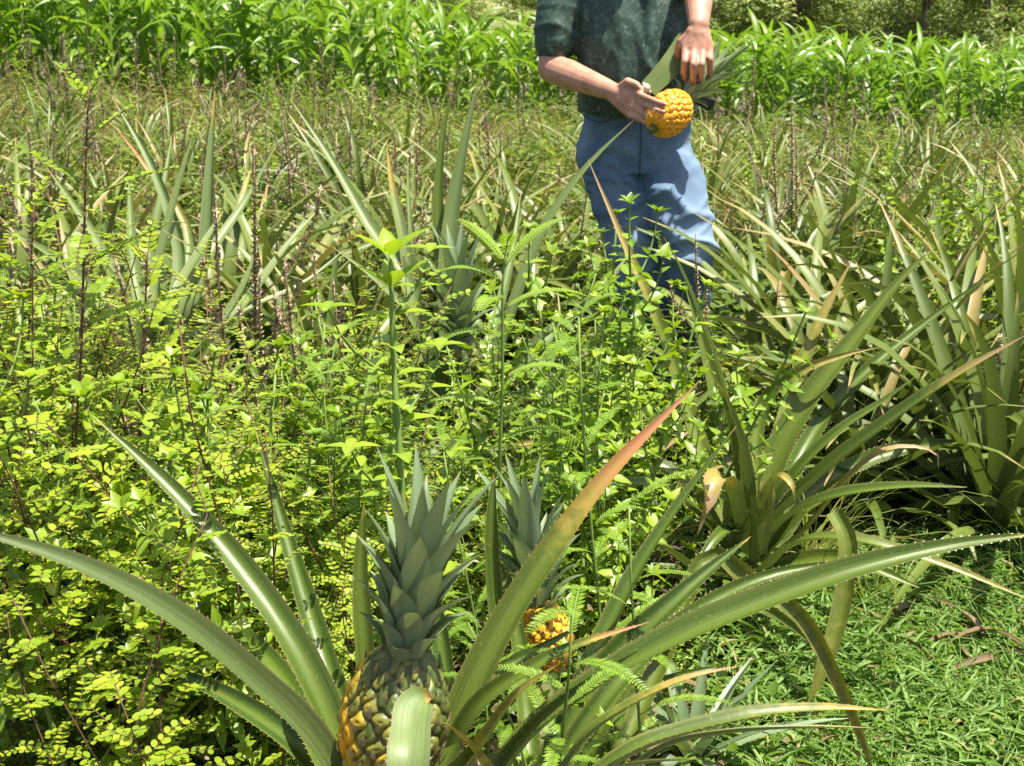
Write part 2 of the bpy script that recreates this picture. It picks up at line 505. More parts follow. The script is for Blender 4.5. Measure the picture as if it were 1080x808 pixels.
# ground: one sheet to the horizon
def build_ground():
    def axis(a, b, n, far):
        near = np.linspace(a, b, n)
        out = np.geomspace(1, far, 14)
        return near, out
    xs = np.concatenate([-np.geomspace(400, 5.2, 22), np.linspace(-5, 5, 101), np.geomspace(5.2, 400, 22)])
    ys = np.concatenate([-np.geomspace(60, 1.2, 10), np.linspace(-1, 16, 150), np.geomspace(16.3, 600, 40)])
    X, Y = np.meshgrid(xs, ys)
    Z = gz(X, Y)
    V = np.stack([X, Y, Z], -1).reshape(-1, 3)
    n, m = X.shape
    idx = np.arange(n * m).reshape(n, m)
    q = np.stack([idx[:-1, :-1], idx[:-1, 1:], idx[1:, 1:], idx[1:, :-1]], -1).reshape(-1, 4)
    mat, t, N, L = new_mat('soil_and_grass')
    b = N['Principled BSDF']
    tc = N.new('ShaderNodeTexCoord')
    n1 = N.new('ShaderNodeTexNoise'); n1.inputs['Scale'].default_value = 14; n1.inputs['Detail'].default_value = 8
    n2 = N.new('ShaderNodeTexNoise'); n2.inputs['Scale'].default_value = 0.12; n2.inputs['Detail'].default_value = 5
    L.new(tc.outputs['Object'], n1.inputs['Vector']); L.new(tc.outputs['Object'], n2.inputs['Vector'])
    soil = ramp(N, L, n1.outputs[0], [(.3, (.022, .015, .010)), (.5, (.055, .038, .024)), (.72, (.11, .08, .05))])
    grass = ramp(N, L, n2.outputs[0], [(.35, (.10, .14, .04)), (.5, (.20, .20, .07)), (.65, (.28, .24, .12))])
    s = N.new('ShaderNodeSeparateXYZ'); L.new(tc.outputs['Object'], s.inputs[0])
    f = N.new('ShaderNodeMapRange'); f.inputs[1].default_value = 18; f.inputs[2].default_value = 22
    L.new(s.outputs[1], f.inputs[0])
    L.new(mix_c(N, L, f.outputs[0], soil, grass), b.inputs['Base Color'])
    b.inputs['Roughness'].default_value = .95
    bp = N.new('ShaderNodeBump'); bp.inputs['Strength'].default_value = .6; bp.inputs['Distance'].default_value = .03
    L.new(n1.outputs[0], bp.inputs['Height']); L.new(bp.outputs[0], b.inputs['Normal'])
    mb = MB(); mb.add(V, np.zeros((len(V), 4)), q)
    o = mb.build('ground', mat)
    tag(o, kind='structure')


build_ground()

# ------------------------------------------------------------------ pineapple fruit, crown, leaves
def fruit_mb(R, H, nth=170, nz=150, rows=(8, 13), rip0=.9, rip1=.05, ripdir=None, dome=.007):
    """fruit from z=0 (stalk) to z=H (crown); lf.a = ripeness"""
    th = np.linspace(0, 2 * math.pi, nth, endpoint=False)
    v = np.linspace(0, 1, nz)
    TH, Vv = np.meshgrid(th, v)
    prof = np.power(np.clip(np.sin(np.pi * (0.06 + .88 * v)), 0, 1), .42)
    prof = prof * (1 - .10 * v)
    # two families of spirals crossing at the eyes
    k1, k2 = rows
    turns = H / (2 * math.pi * R) * (k1 + k2) / 2 * 0.92
    a = k1 * TH / (2 * math.pi) + turns * Vv * 1.02
    b = k2 * TH / (2 * math.pi) - turns * Vv * 1.02
    wa = .09 * np.sin(3 * TH + 17 * Vv + 1.3) + .10 * np.sin(7 * TH - 29 * Vv)
    wb = .09 * np.sin(4 * TH - 13 * Vv + 2.1) + .10 * np.sin(6 * TH + 31 * Vv + .7)
    a, b = a + wa, b + wb
    fa, fb = a - np.round(a), b - np.round(b)
    m = ((2 * np.abs(fa)) ** 3 + (2 * np.abs(fb)) ** 3) ** (1 / 3)
    m = np.maximum(m, np.abs(fa - fb) * 1.12)
    dome_h = np.clip(1 - m ** 3.4, 0, 1)
    rnd = np.mod(np.sin(np.round(a) * 12.9 + np.round(b) * 78.2) * 43758.5, 1)
    hgt = dome * (.65 + .7 * rnd) * (np.power(dome_h, .6) - .5) * np.clip(prof[:, None] * 1.3 - .15, .15, 1)
    r = R * prof[:, None] + hgt
    # small pit in the middle of each eye
    pit = np.exp(-((fa * 2) ** 2 + (fb * 2) ** 2) / .03)
    r = r - dome * .25 * pit
    X, Y, Z = r * np.cos(TH), r * np.sin(TH), H * Vv + 0 * TH
    A = np.zeros((nz, nth, 4))
    A[..., 0] = np.clip(np.power(dome_h, .8) * .85 + pit * .16, 0, 1); A[..., 1] = Vv; A[..., 2] = rnd
    rip = rip0 + (rip1 - rip0) * np.clip(Vv * 1.15 - .05, 0, 1)
    if ripdir is not None: rip = rip + .42 * np.cos(TH - ripdir)
    A[..., 3] = np.clip(rip, 0, 1.4)
    idx = np.arange(nz * nth).reshape(nz, nth)
    nx = np.roll(idx, -1, 1)
    q = np.stack([idx[:-1], nx[:-1], nx[1:], idx[1:]], -1).reshape(-1, 4)
    mb = MB()
    VV = np.vstack([np.stack([X, Y, Z], -1).reshape(-1, 3), [[0, 0, -.004], [0, 0, H]]])
    AA = np.vstack([A.reshape(-1, 4), [[0, 0, .5, .2], [0, 1, .5, 0]]])
    c = nz * nth
    t = [(c, nx[0, k], idx[0, k]) for k in range(nth)] + [(c + 1, idx[-1, k], nx[-1, k]) for k in range(nth)]
    mb.add(VV, AA, q, t)
    # eye centres for the bracts
    eyes = []
    for ia in range(-2, k1 + 40):
        for ib in range(-40, k2 + 3):
            # solve a=ia, b=ib
            den = (k1 + k2) / (2 * math.pi)
            tht = (ia + ib) / den
            vv = (ia - k1 * tht / (2 * math.pi)) / (turns * 1.02)
            if 0.03 < vv < .97 and 0 <= tht < 2 * math.pi:
                pr = float(np.interp(vv, v, prof))
                eyes.append((tht, vv, R * pr))
    return mb, eyes


def bracts_mb(eyes, H, size=.013):
    mb = MB()
    pos, d, nr = [], [], []
    for th, v, r in eyes:
        rad = np.array([math.cos(th), math.sin(th), 0])
        pos.append(rad * (r + .002) + np.array([0, 0, H * v - size * .75]))
        d.append(np.array([0, 0, 1]) + rad * random.uniform(.25, .6))
        nr.append(rad)
    n = len(pos)
    add_leaves(mb, pos, d, nr, RNG.uniform(.7, 1.2, n) * size, RNG.uniform(.5, .8, n) * size, tm=T_LANCE)
    return mb


def arc_pts(base, az, e0, e1, L, n, pw=1.4, daz=0.0):
    p = Vector(base)
    out = [p.copy()]
    st = L / (n - 1)
    for i in range(1, n):
        t = i / (n - 1)
        e = e0 + (e1 - e0) * t ** pw
        a = az + daz * t
        p = p + Vector((math.cos(e) * math.cos(a), math.cos(e) * math.sin(a), math.sin(e))) * st
        out.append(p.copy())
    return out


def refs_for(pts, axis_xy, up=.6, bias=None):
    out = []
    for p in pts:
        d = Vector((axis_xy[0] - p.x, axis_xy[1] - p.y, 0))
        if d.length > 1e-4: d.normalize()
        r = d * .8 + UP * up
        if bias is not None: r = r + bias
        out.append(r)
    return out


def crown_mb(n, Lmax, wmax, base_r, h, seg=10, K=5, e_top=1.45, e_low=.25, spines=.0):
    """tuft of crown leaves on an axis from z=0; low leaves short and spreading, high ones long and upright"""
    mb = MB()
    for i in range(n):
        f = i / (n - 1)
        az = i * 2.39996 + random.uniform(-.15, .15)
        z = h * f * .8
        r = base_r * (1 - .75 * f)
        g = math.sin(min(1, f * 1.25 + .02) * math.pi / 2)
        L = Lmax * (.18 + .82 * (f ** .9 if f < .75 else 1 - (f - .75) * .9)) * random.uniform(.9, 1.1)
        W = wmax * (.65 + .5 * min(1, f * 2)) * (1.0 if f < .8 else .8)
        e0 = e_low + .55 + (e_top - e_low - .55) * f
        e1 = e_low + (e_top - e_low) * f ** 1.0 - .22
        base = (math.cos(az) * r, math.sin(az) * r, z)
        pts = arc_pts(base, az, e0 + .2, e1, L, seg, 1.1)
        wd = [W * (.8 + .5 * min(1, t * 3) - .3 * min(1, t * 3) * 0) * max(.02, (1 - t ** 1.7)) * .85 for t in [k / (seg - 1) for k in range(seg)]]
        dry = [max(0, (k / (seg - 1) - .96) * 5) for k in range(seg)]
        add_ribbon(mb, pts, refs_for(pts, (0, 0), .5), wd, random.random(), dry, K, .22, spines)
    return mb


def rosette_mb(n, L, W, seg=9, K=3, dryness=.25, e_out=.25):
    mb = MB()
    for i in range(n):
        f = i / (n - 1)          # 0 outer .. 1 inner
        az = i * 2.39996 + random.uniform(-.25, .25)
        e0 = .5 + .9 * f + random.uniform(-.15, .15)
        e1 = e_out - .95 + 1.65 * f + random.uniform(-.4, .35)
        ll = L * random.uniform(.75, 1.1) * (.8 + .3 * math.sin(f * 3))
        base = (.03 * math.cos(az), .03 * math.sin(az), .02 + .14 * f)
        pts = arc_pts(base, az, e0, e1, ll, seg, random.uniform(1.2, 2.2), random.uniform(-.3, .3))
        w0 = W * random.uniform(.85, 1.15)
        wd = [w0 * max(.03, 1 - (k / (seg - 1)) ** 2.2) for k in range(seg)]
        if random.random() < dryness:
            s0 = random.uniform(0, .8); am = random.uniform(.3, 1)
            dry = [max(0, (k / (seg - 1) - s0) / (1 - s0)) * am for k in range(seg)]
        else:
            dry = [max(0, (k / (seg - 1) - .9) * 6) for k in range(seg)]
        add_ribbon(mb, pts, refs_for(pts, (0, 0), .6), wd, random.random(), dry, K, .26, 0, random.uniform(-.35, .35), random.uniform(-.5, .5))
    return mb


def hero_leaf(parent, pts, W, axis, face=.3, rnd=.5, dry=None, mat='pine', n=26, p=2.4, up=.6, ch=.32, roll=0, twist=0, b0=.9, label=None, spines=.003, K=7):
    """one long leaf through pixel/depth points; face tilts its upper side to the south (negative: its underside)"""
    wp = [P(*q) for q in pts]
    c = catmull(wp, n)
    bias = Vector((0, -face, abs(face) * .2)) if face else None
    refs = refs_for(c, axis, up, bias)
    ts = [i / (n - 1) for i in range(n)]
    wd = [W * min(1, b0 + (1 - b0) * t * 4) * max(.015, 1 - t ** p) * (1 + .03 * math.sin(t * 23 + rnd * 9)) for t in ts]
    if dry:
        s0, am = dry
        dr = [max(0, (t - s0) / (1 - s0)) * am for t in ts]
    else:
        dr = [max(0, (t - .95) * 9) for t in ts]
    mb = MB()
    add_ribbon(mb, c, refs, wd, rnd, dr, K, ch, spines, roll, twist)
    o = mb.build('leaf', M[mat], parent)
    if parent is not None and parent.type == 'EMPTY':
        o.matrix_parent_inverse = Matrix.Translation(-parent.location)
    if label: o['label'] = label
    return o


def place_axis(o, p, d, spin=0.0):
    """stand o's z axis along d at world p"""
    d = Vector(d).normalized()
    o.rotation_mode = 'QUATERNION'
    o.rotation_quaternion = d.to_track_quat('Z', 'Y') @ Matrix.Rotation(spin, 3, 'Z').to_quaternion()
    o.location = p


# ------------------------------------------------------------------ pineapple plants built leaf by leaf
# A: the plant with the big ripe fruit in front
a_base = P(425, 905, 1.34); a_base.z = gzf(a_base.x, a_base.y)
plantA = empty('pineapple_plant', a_base)
tag(plantA, 'large spiny pineapple plant in front bearing a ripening orange and green pineapple', 'pineapple plant', 'pineapple plants built up close')
axA = (a_base.x, a_base.y)
hero_leaf(plantA, [(395, 900, 1.30), (335, 790, 1.28), (270, 722, 1.25), (190, 656, 1.22), (100, 604, 1.20), (0, 568, 1.18), (-60, 556, 1.17)], .038, axA, face=1.1, rnd=.75, p=3.2, up=1.0, mat='pine_grey', roll=.0, label='long leaf arching to the left and pale grey green')
hero_leaf(plantA, [(390, 850, 1.42), (352, 765, 1.45), (310, 680, 1.50), (255, 600, 1.56), (185, 520, 1.62), (98, 438, 1.68)], .039, axA, face=.5, rnd=.15, p=3.0, label='long dark leaf leaning left with glossy sheen')
hero_leaf(plantA, [(455, 840, 1.38), (490, 745, 1.42), (535, 655, 1.46), (590, 570, 1.50), (650, 492, 1.53), (738, 402, 1.56)], .042, axA, face=.8, rnd=.9, dry=(.5, .95), p=2.2, label='leaf with an orange red withered end', spines=.0035)
hero_leaf(plantA, [(426, 905, 1.03), (431, 810, 1.06), (435, 765, 1.10), (438, 746, 1.12), (445, 735, 1.135), (455, 737, 1.138)], .039, axA, face=2.2, rnd=.9, mat='pine_pale', p=14, up=.2, dry=(.93, .5), label='short front leaf with its tip bent over', ch=.18)
hero_leaf(plantA, [(455, 840, 1.40), (500, 750, 1.40), (560, 705, 1.40), (610, 680, 1.41), (685, 656, 1.42)], .026, axA, face=.5, rnd=.6, dry=(.72, .95), p=2.0)
hero_leaf(plantA, [(530, 700, 1.62), (524, 640, 1.64), (519, 560, 1.66), (521, 500, 1.68)], .022, axA, face=.6, rnd=.5, p=5, mat='pine')
hero_leaf(plantA, [(392, 780, 1.50), (385, 690, 1.53), (380, 600, 1.56), (384, 530, 1.58)], .026, axA, face=.8, rnd=.95, p=4)
hero_leaf(plantA, [(450, 870, 1.46), (470, 790, 1.50), (505, 720, 1.52), (560, 690, 1.54), (620, 655, 1.56)], .03, axA, face=.4, rnd=.3, p=2.2)
hero_leaf(plantA, [(400, 900, 1.44), (330, 800, 1.56), (230, 730, 1.66), (130, 690, 1.72)], .04, axA, face=.3, rnd=.1, p=2.4)
hero_leaf(plantA, [(385, 890, 1.40), (300, 720, 1.66), (225, 650, 1.80), (150, 640, 1.86)], .04, axA, face=.3, rnd=.25, p=2.4)
hero_leaf(plantA, [(400, 860, 1.5), (350, 720, 1.7), (300, 560, 1.86), (270, 455, 1.95)], .04, axA, face=.3, rnd=.2, p=2.6)
hero_leaf(plantA, [(455, 850, 1.36), (500, 800, 1.30), (545, 735, 1.27), (590, 700, 1.26)], .034, axA, face=.5, rnd=.4, p=2.2, dry=(.1, .25))
hero_leaf(plantA, [(440, 880, 1.5), (470, 740, 1.66), (450, 600, 1.76), (425, 520, 1.8)], .034, axA, face=.4, rnd=.1, p=2.6)
# its stem and fruit
fc = P(416, 758, 1.31)
stm = MB(); add_tube(stm, [Vector((0, 0, 0)), Vector((.01, 0, .25)), fc - a_base - Vector((0, 0, .09))], [.03, .022, .018], 10)
stm.build('stem', M['stump'], plantA)
R_A, H_A = .0615, .165
fmb, eyes = fruit_mb(R_A, H_A, 250, 220, rows=(10, 17), dome=.0055, rip0=.78, rip1=.02, ripdir=math.radians(25))
frA = fmb.build('fruit', M['eye'], plantA)
axis = Vector((.16, .10, .98))
place_axis(frA, fc - a_base - axis.normalized() * (H_A * .5), axis)
bracts_mb(eyes, H_A).build('bract_cover', M['bract'], frA)
cr = crown_mb(36, .188, .036, .028, .085, seg=14, K=7, spines=.0012, e_top=1.33, e_low=.5).build('crown', M['crown'], frA)
cr.location = (0, 0, H_A - .008)

# B: its neighbour, mostly leaves to the right, with a small yellow fruit
b_base = P(570, 900, 1.52); b_base.z = gzf(b_base.x, b_base.y)
plantB = empty('pineapple_plant', b_base)
tag(plantB, 'pineapple plant with long arching leaves and a small yellow fruit, beside the large orange fruit', 'pineapple plant', 'pineapple plants built up close')
axB = (b_base.x, b_base.y)
hero_leaf(plantB, [(510, 850, 1.40), (560, 778, 1.40), (640, 716, 1.41), (720, 672, 1.42), (800, 638, 1.43), (900, 602, 1.44), (1000, 577, 1.45), (1100, 562, 1.46)], .041, axB, face=.8, rnd=.45, p=3.6, label='longest leaf arching far to the right', n=36)
hero_leaf(plantB, [(560, 880, 1.36), (610, 790, 1.36), (660, 748, 1.37), (720, 718, 1.38), (782, 702, 1.39)], .026, axB, face=.6, rnd=.95, dry=(.5, .6), p=2.4)
hero_leaf(plantB, [(590, 850, 1.30), (660, 800, 1.30), (720, 775, 1.31), (800, 755, 1.32), (870, 748, 1.33), (935, 749, 1.34)], .036, axB, face=.6, rnd=.8, dry=(.55, .35), p=2.2)
hero_leaf(plantB, [(620, 860, 1.32), (690, 795, 1.34), (760, 775, 1.35), (850, 768, 1.36), (925, 768, 1.37)], .022, axB, face=.2, rnd=.5, dry=(.7, .5), p=2.2)
hero_leaf(plantB, [(575, 830, 1.55), (640, 735, 1.60), (700, 672, 1.66), (760, 630, 1.70), (820, 605, 1.72), (915, 589, 1.76)], .032, axB, face=.6, rnd=.6, p=2.4)
hero_leaf(plantB, [(560, 850, 1.58), (600, 770, 1.62), (640, 705, 1.66), (700, 645, 1.70), (750, 600, 1.74), (792, 566, 1.77)], .047, axB, face=.5, rnd=.05, p=2.6, label='broad dark leaf')
hero_leaf(plantB, [(580, 820, 1.62), (630, 690, 1.74), (668, 610, 1.80), (715, 535, 1.85), (777, 449, 1.9)], .036, axB, face=-.3, rnd=.2, p=2.3)
hero_leaf(plantB, [(640, 830, 1.70), (700, 690, 1.85), (745, 590, 1.93), (790, 610, 1.96), (845, 650, 1.97), (880, 710, 1.96), (908, 775, 1.95), (925, 830, 1.94)], .031, axB, face=.6, rnd=.95, dry=(.45, .22), p=5, label='yellowish leaf bent down over the grass')
hero_leaf(plantB, [(600, 840, 1.72), (660, 720, 1.8), (735, 645, 1.9), (800, 640, 2.0), (860, 680, 2.05), (890, 735, 2.05)], .028, axB, face=.3, rnd=.6, p=2.6)
hero_leaf(plantB, [(560, 850, 1.6), (555, 740, 1.72), (540, 640, 1.8), (512, 560, 1.86)], .032, axB, face=.4, rnd=.3, p=2.6)
hero_leaf(plantB, [(590, 850, 1.66), (640, 760, 1.85), (700, 720, 1.95), (770, 700, 2.0)], .034, axB, face=.3, rnd=.1, p=2.6)
hero_leaf(plantB, [(545, 900, 1.34), (510, 810, 1.30), (478, 770, 1.29), (465, 762, 1.28)], .03, axB, face=.4, rnd=.9, p=3.0, dry=(.3, .35))
hero_leaf(plantB, [(575, 900, 1.4), (600, 840, 1.2), (660, 810, 1.1), (740, 800, 1.05)], .036, axB, face=.4, rnd=.5, p=2.6)
fcB = P(576, 672, 1.84)
stm = MB(); add_tube(stm, [Vector((0, 0, 0)), Vector((0, .1, .25)), fcB - b_base - Vector((0, 0, .05))], [.028, .02, .014], 10)
stm.build('stem', M['stump'], plantB)
fmb, eyes = fruit_mb(.041, .105, 150, 130, rows=(10, 15), rip0=1.05, rip1=.75, dome=.005)
frB = fmb.build('fruit', M['eye'], plantB)
axis = Vector((-.16, .05, .98))
place_axis(frB, fcB - b_base - axis.normalized() * .052, axis)
frB['label'] = 'small yellow pineapple half hidden by leaves'
bracts_mb(eyes, .105, .011).build('bract_cover', M['bract'], frB)
cr = crown_mb(38, .19, .034, .024, .085, seg=12, K=7).build('crown', M['crown'], frB)
cr.location = (0, 0, .099)

# C: the large plant on the right
c_base = P(792, 600, 2.75); c_base.z = gzf(c_base.x, c_base.y)
plantC = empty('pineapple_plant', c_base)
tag(plantC, 'big spreading pineapple plant with dried bent leaves at its heart, beside the grass', 'pineapple plant', 'pineapple plants built up close')
axC = (c_base.x, c_base.y)
LC = lambda pts, W, **k: hero_leaf(plantC, pts, W, axC, n=22, K=5, mat=k.pop('mat', 'pine_tan'), **k)
LC([(785, 600, 2.75), (820, 548, 2.68), (860, 508, 2.62), (920, 460, 2.56), (1000, 403, 2.5), (1085, 352, 2.45)], .062, face=.6, rnd=.4, dry=(.72, .9), p=2.6, label='long leaf pointing right with a brown tip')
LC([(790, 590, 2.72), (830, 515, 2.72), (880, 460, 2.72), (930, 425, 2.72), (972, 393, 2.72)], .045, face=.4, rnd=.3, p=2.2)
LC([(795, 590, 2.7), (830, 548, 2.6), (880, 525, 2.52), (950, 514, 2.46), (1020, 514, 2.42)], .044, face=.7, rnd=.7, p=3.0)
LC([(790, 580, 2.78), (815, 490, 2.85), (850, 425, 2.9), (900, 360, 2.95), (950, 295, 3.0), (985, 262, 3.02)], .062, face=.6, rnd=.7, p=2.4)
LC([(785, 580, 2.76), (778, 520, 2.74), (768, 450, 2.72), (748, 370, 2.72), (720, 290, 2.72), (700, 250, 2.72)], .05, face=.5, rnd=.6, p=2.2)
LC([(790, 580, 2.8), (812, 500, 2.95), (835, 420, 3.1), (862, 345, 3.2), (900, 272, 3.26)], .046, face=.6, rnd=.95, dry=(.55, .5), p=3.0)
LC([(790, 585, 2.7), (785, 500, 2.62), (778, 460, 2.6), (765, 420, 2.6), (740, 380, 2.6)], .04, face=.5, rnd=.5, dry=(.75, .7), p=2.6)
LC([(780, 590, 2.66), (772, 530, 2.6), (762, 505, 2.58), (750, 512, 2.55), (742, 535, 2.52), (735, 565, 2.5)], .05, face=.4, rnd=.9, dry=(.42, 1.0), p=6, label='leaf with its beige dried end bent over')
LC([(792, 590, 2.6), (797, 545, 2.55), (800, 510, 2.54), (806, 498, 2.53)], .036, face=.9, rnd=1.0, dry=(.0, .22), p=4)
LC([(800, 585, 2.6), (812, 520, 2.55), (822, 503, 2.53), (834, 512, 2.5), (838, 528, 2.5)], .034, face=.9, rnd=1.0, dry=(.0, .35), p=4)
LC([(795, 590, 2.7), (800, 440, 2.9), (840, 395, 2.9), (890, 375, 2.88), (930, 366, 2.86)], .038, face=.6, rnd=1.0, dry=(.6, .5), p=2.6)
LC([(800, 600, 2.7), (850, 560, 2.6), (900, 500, 2.56), (940, 474, 2.55), (985, 476, 2.54), (990, 495, 2.53)], .032, face=.6, rnd=1.0, dry=(.15, .8), p=3.0)
LC([(800, 600, 2.72), (845, 545, 2.7), (880, 520, 2.68), (920, 480, 2.66)], .04, face=.5, rnd=1, dry=(.3, .3), p=3)
LC([(800, 610, 2.6), (840, 575, 2.5), (900, 570, 2.42), (990, 595, 2.36), (1090, 634, 2.3)], .034, face=.7, rnd=.85, p=2.8, dry=(.5, .3))
LC([(770, 610, 2.62), (730, 600, 2.5), (690, 575, 2.44), (640, 580, 2.4), (610, 590, 2.38)], .046, face=.4, rnd=.9, p=2.8, dry=(.6, .4))
LC([(775, 590, 2.7), (730, 520, 2.72), (690, 490, 2.76), (640, 470, 2.8), (590, 465, 2.84), (520, 472, 2.86)], .044, face=.5, rnd=.9, p=2.8, dry=(.4, .35))
LC([(780, 590, 2.8), (740, 480, 2.95), (715, 400, 3.05), (690, 330, 3.1), (660, 262, 3.15), (620, 168, 3.2)], .045, face=.6, rnd=.95, dry=(.55, .85), p=2.2, label='leaf with a long tan withered tip')
LC([(780, 595, 2.7), (720, 530, 2.62), (660, 510, 2.55), (600, 545, 2.5)], .045, face=.4, rnd=.2, p=2.4)
LC([(800, 600, 2.8), (860, 520, 3.0), (930, 480, 3.1), (1010, 470, 3.15), (1085, 490, 3.2)], .05, face=.5, rnd=.1, p=2.6)
LC([(805, 605, 2.75), (870, 590, 2.7), (920, 600, 2.64), (970, 620, 2.6)], .045, face=.5, rnd=.15, p=2.6)
LC([(880, 540, 2.40), (895, 575, 2.36), (888, 640, 2.32), (870, 700, 2.28), (852, 742, 2.26)], .036, face=1.2, rnd=1.0, p=6, up=.2, dry=(.0, .14), label='pale hanging leaf over the grass')
LC([(795, 600, 2.8), (770, 560, 2.6), (740, 590, 2.5), (715, 640, 2.46)], .04, face=.4, rnd=.1, p=2.4)
LC([(790, 580, 2.85), (760, 440, 3.1), (740, 360, 3.2), (722, 300, 3.25)], .048, face=.5, rnd=.35, p=2.4)
LC([(800, 590, 2.85), (850, 470, 3.1), (905, 400, 3.2), (990, 330, 3.3), (1045, 290, 3.3)], .048, face=.5, rnd=.3, p=2.2)
stm = MB(); add_tube(stm, [Vector((0, 0, 0)), Vector((0, 0, .12)), Vector((0, 0, .2))], [.04, .045, .03], 10)
stm.build('stem', M['stump'], plantC)

# D: the plant with the shaded fruit, between the weeds and the man
d_base = P(486, 462, 3.35); d_base.z = gzf(d_base.x, d_base.y)
plantD = empty('pineapple_plant', d_base)
tag(plantD, 'pineapple plant with tall upright sword leaves and a dark shaded fruit among green weeds', 'pineapple plant', 'pineapple plants built up close')
axD = (d_base.x, d_base.y)
LD = lambda pts, W, **k: hero_leaf(plantD, [(p[0], p[1], p[2] + .07 * i) for i, p in enumerate(pts)], W, axD, n=18, K=5, spines=0, mat=k.pop('mat', 'pine_pale'), **k)
LD([(478, 460, 3.42), (470, 330, 3.45), (462, 230, 3.45), (466, 150, 3.44), (478, 88, 3.42)], .046, face=.9, rnd=.8, p=2.4, mat='pine')
LD([(482, 460, 3.38), (472, 300, 3.38), (476, 230, 3.36), (490, 150, 3.34), (506, 78, 3.32)], .06, face=.9, rnd=.6, p=2.3, mat='pine_pale')
LD([(480, 460, 3.45), (440, 330, 3.5), (425, 250, 3.5), (414, 200, 3.5), (408, 155, 3.5)], .042, face=1.1, rnd=.95, p=4, mat='pine_pale', dry=(.75, .5))
LD([(480, 460, 3.45), (445, 340, 3.6), (432, 230, 3.66), (430, 160, 3.7)], .026, face=.8, rnd=.7, p=2.6)
LD([(475, 460, 3.4), (430, 300, 3.5), (390, 240, 3.55), (350, 170, 3.6), (306, 104, 3.64)], .05, face=.7, rnd=.7, p=2.4, mat='pine_pale')
LD([(475, 460, 3.4), (440, 350, 3.3), (400, 300, 3.25), (350, 260, 3.2)], .045, face=.5, rnd=.5, p=2.4)
LD([(495, 460, 3.4), (540, 330, 3.40), (575, 240, 3.40), (620, 175, 3.38), (668, 127, 3.34)], .040, face=.6, rnd=.9, p=2.6)
LD([(495, 460, 3.4), (560, 370, 3.2), (610, 330, 3.15), (655, 285, 3.1)], .055, face=.5, rnd=.2, p=2.6, mat='pine_pale')
LD([(495, 460, 3.4), (550, 390, 3.3), (590, 350, 3.3), (640, 300, 3.3), (668, 262, 3.3)], .05, face=.5, rnd=.3, p=2.6, mat='pine_pale')
LD([(490, 460, 3.45), (520, 350, 3.7), (540, 270, 3.8), (550, 200, 3.9)], .04, face=.6, rnd=.8, p=2.4)
LD([(495, 460, 3.3), (560, 420, 3.05), (600, 400, 2.95), (650, 390, 2.9)], .05, face=.4, rnd=.2, p=2.6)
LD([(470, 460, 3.3), (420, 430, 3.1), (380, 410, 3.0), (330, 420, 2.95)], .05, face=.4, rnd=.2, p=2.6)
stm = MB(); add_tube(stm, [Vector((0, 0, 0)), Vector((0, 0, .15)), P(488, 412, 3.28) - d_base], [.03, .025, .016], 8)
stm.build('stem', M['stump'], plantD)
fmb, eyes = fruit_mb(.058, .15, 90, 80, rip0=.1, rip1=0, dome=.006)
frD = fmb.build('fruit', M['eye'], plantD)
place_axis(frD, P(488, 412, 3.28) - d_base, Vector((-.03, 0, 1)))
bracts_mb(eyes, .15).build('bract_cover', M['bract'], frD)
cr = crown_mb(34, .26, .042, .026, .09, seg=10, K=5).build('crown', M['crown'], frD)
cr.location = (0, 0, .143)

# E: the fanned plant on the left behind the lime weeds
e_base = P(172, 420, 3.75); e_base.z = gzf(e_base.x, e_base.y)
plantE = empty('pineapple_plant', e_base)
tag(plantE, 'fanned pineapple plant with tall pale green blades, behind the lime weeds on the left', 'pineapple plant', 'pineapple plants built up close')
LE = lambda pts, W, **k: hero_leaf(plantE, [(170, 425, 3.75)] + [(p[0], p[1], p[2] + .11 * i) for i, p in enumerate(pts)], W, (e_base.x, e_base.y), n=16, K=5, spines=0, mat=k.pop('mat', 'pine_pale'), **k)
LE([(185, 330, 3.75), (190, 262, 3.75), (160, 175, 3.75), (117, 100, 3.75)], .05, face=1.0, rnd=.8, p=2.2)
LE([(205, 330, 3.7), (218, 278, 3.7), (222, 180, 3.7), (227, 96, 3.68)], .062, face=1.0, rnd=.7, p=2.4, dry=(.9, .8))
LE([(165, 350, 3.65), (168, 290, 3.62), (185, 210, 3.6), (208, 128, 3.58)], .05, face=1.0, rnd=.9, p=2.3)
LE([(190, 330, 3.8), (225, 265, 3.85), (258, 215, 3.9), (292, 152, 3.92)], .05, face=.8, rnd=.5, p=2.4)
LE([(180, 340, 3.6), (195, 300, 3.58), (215, 262, 3.55), (236, 222, 3.53)], .062, face=1.0, rnd=.6, p=4)
LE([(150, 340, 3.7), (143, 300, 3.7), (138, 240, 3.7), (136, 182, 3.7)], .05, face=1.0, rnd=.4, p=2.6)
LE([(145, 350, 3.7), (110, 270, 3.75), (80, 220, 3.8), (48, 175, 3.82)], .045, face=.9, rnd=.6, p=2.3)
LE([(150, 385, 3.55), (130, 320, 3.5), (112, 285, 3.48), (95, 255, 3.46)], .066, face=.9, rnd=.2, p=2.5, mat='pine')
LE([(160, 350, 3.75), (158, 270, 3.8), (172, 200, 3.82), (182, 140, 3.84)], .042, face=1.0, rnd=.9, p=2.4)
LE([(215, 372, 3.6), (250, 318, 3.55), (266, 282, 3.50), (270, 248, 3.45)], .052, face=.9, rnd=.5, p=2.8)
LE([(225, 368, 3.7), (272, 305, 3.72), (305, 258, 3.72), (335, 222, 3.72)], .05, face=.8, rnd=.7, p=2.8)
LE([(200, 380, 3.6), (260, 330, 3.6), (320, 300, 3.62), (365, 262, 3.66)], .045, face=.6, rnd=.5, p=2.3)
LE([(140, 370, 3.8), (90, 300, 3.9), (40, 260, 3.95), (0, 240, 3.98)], .045, face=.7, rnd=.3, p=2.4)
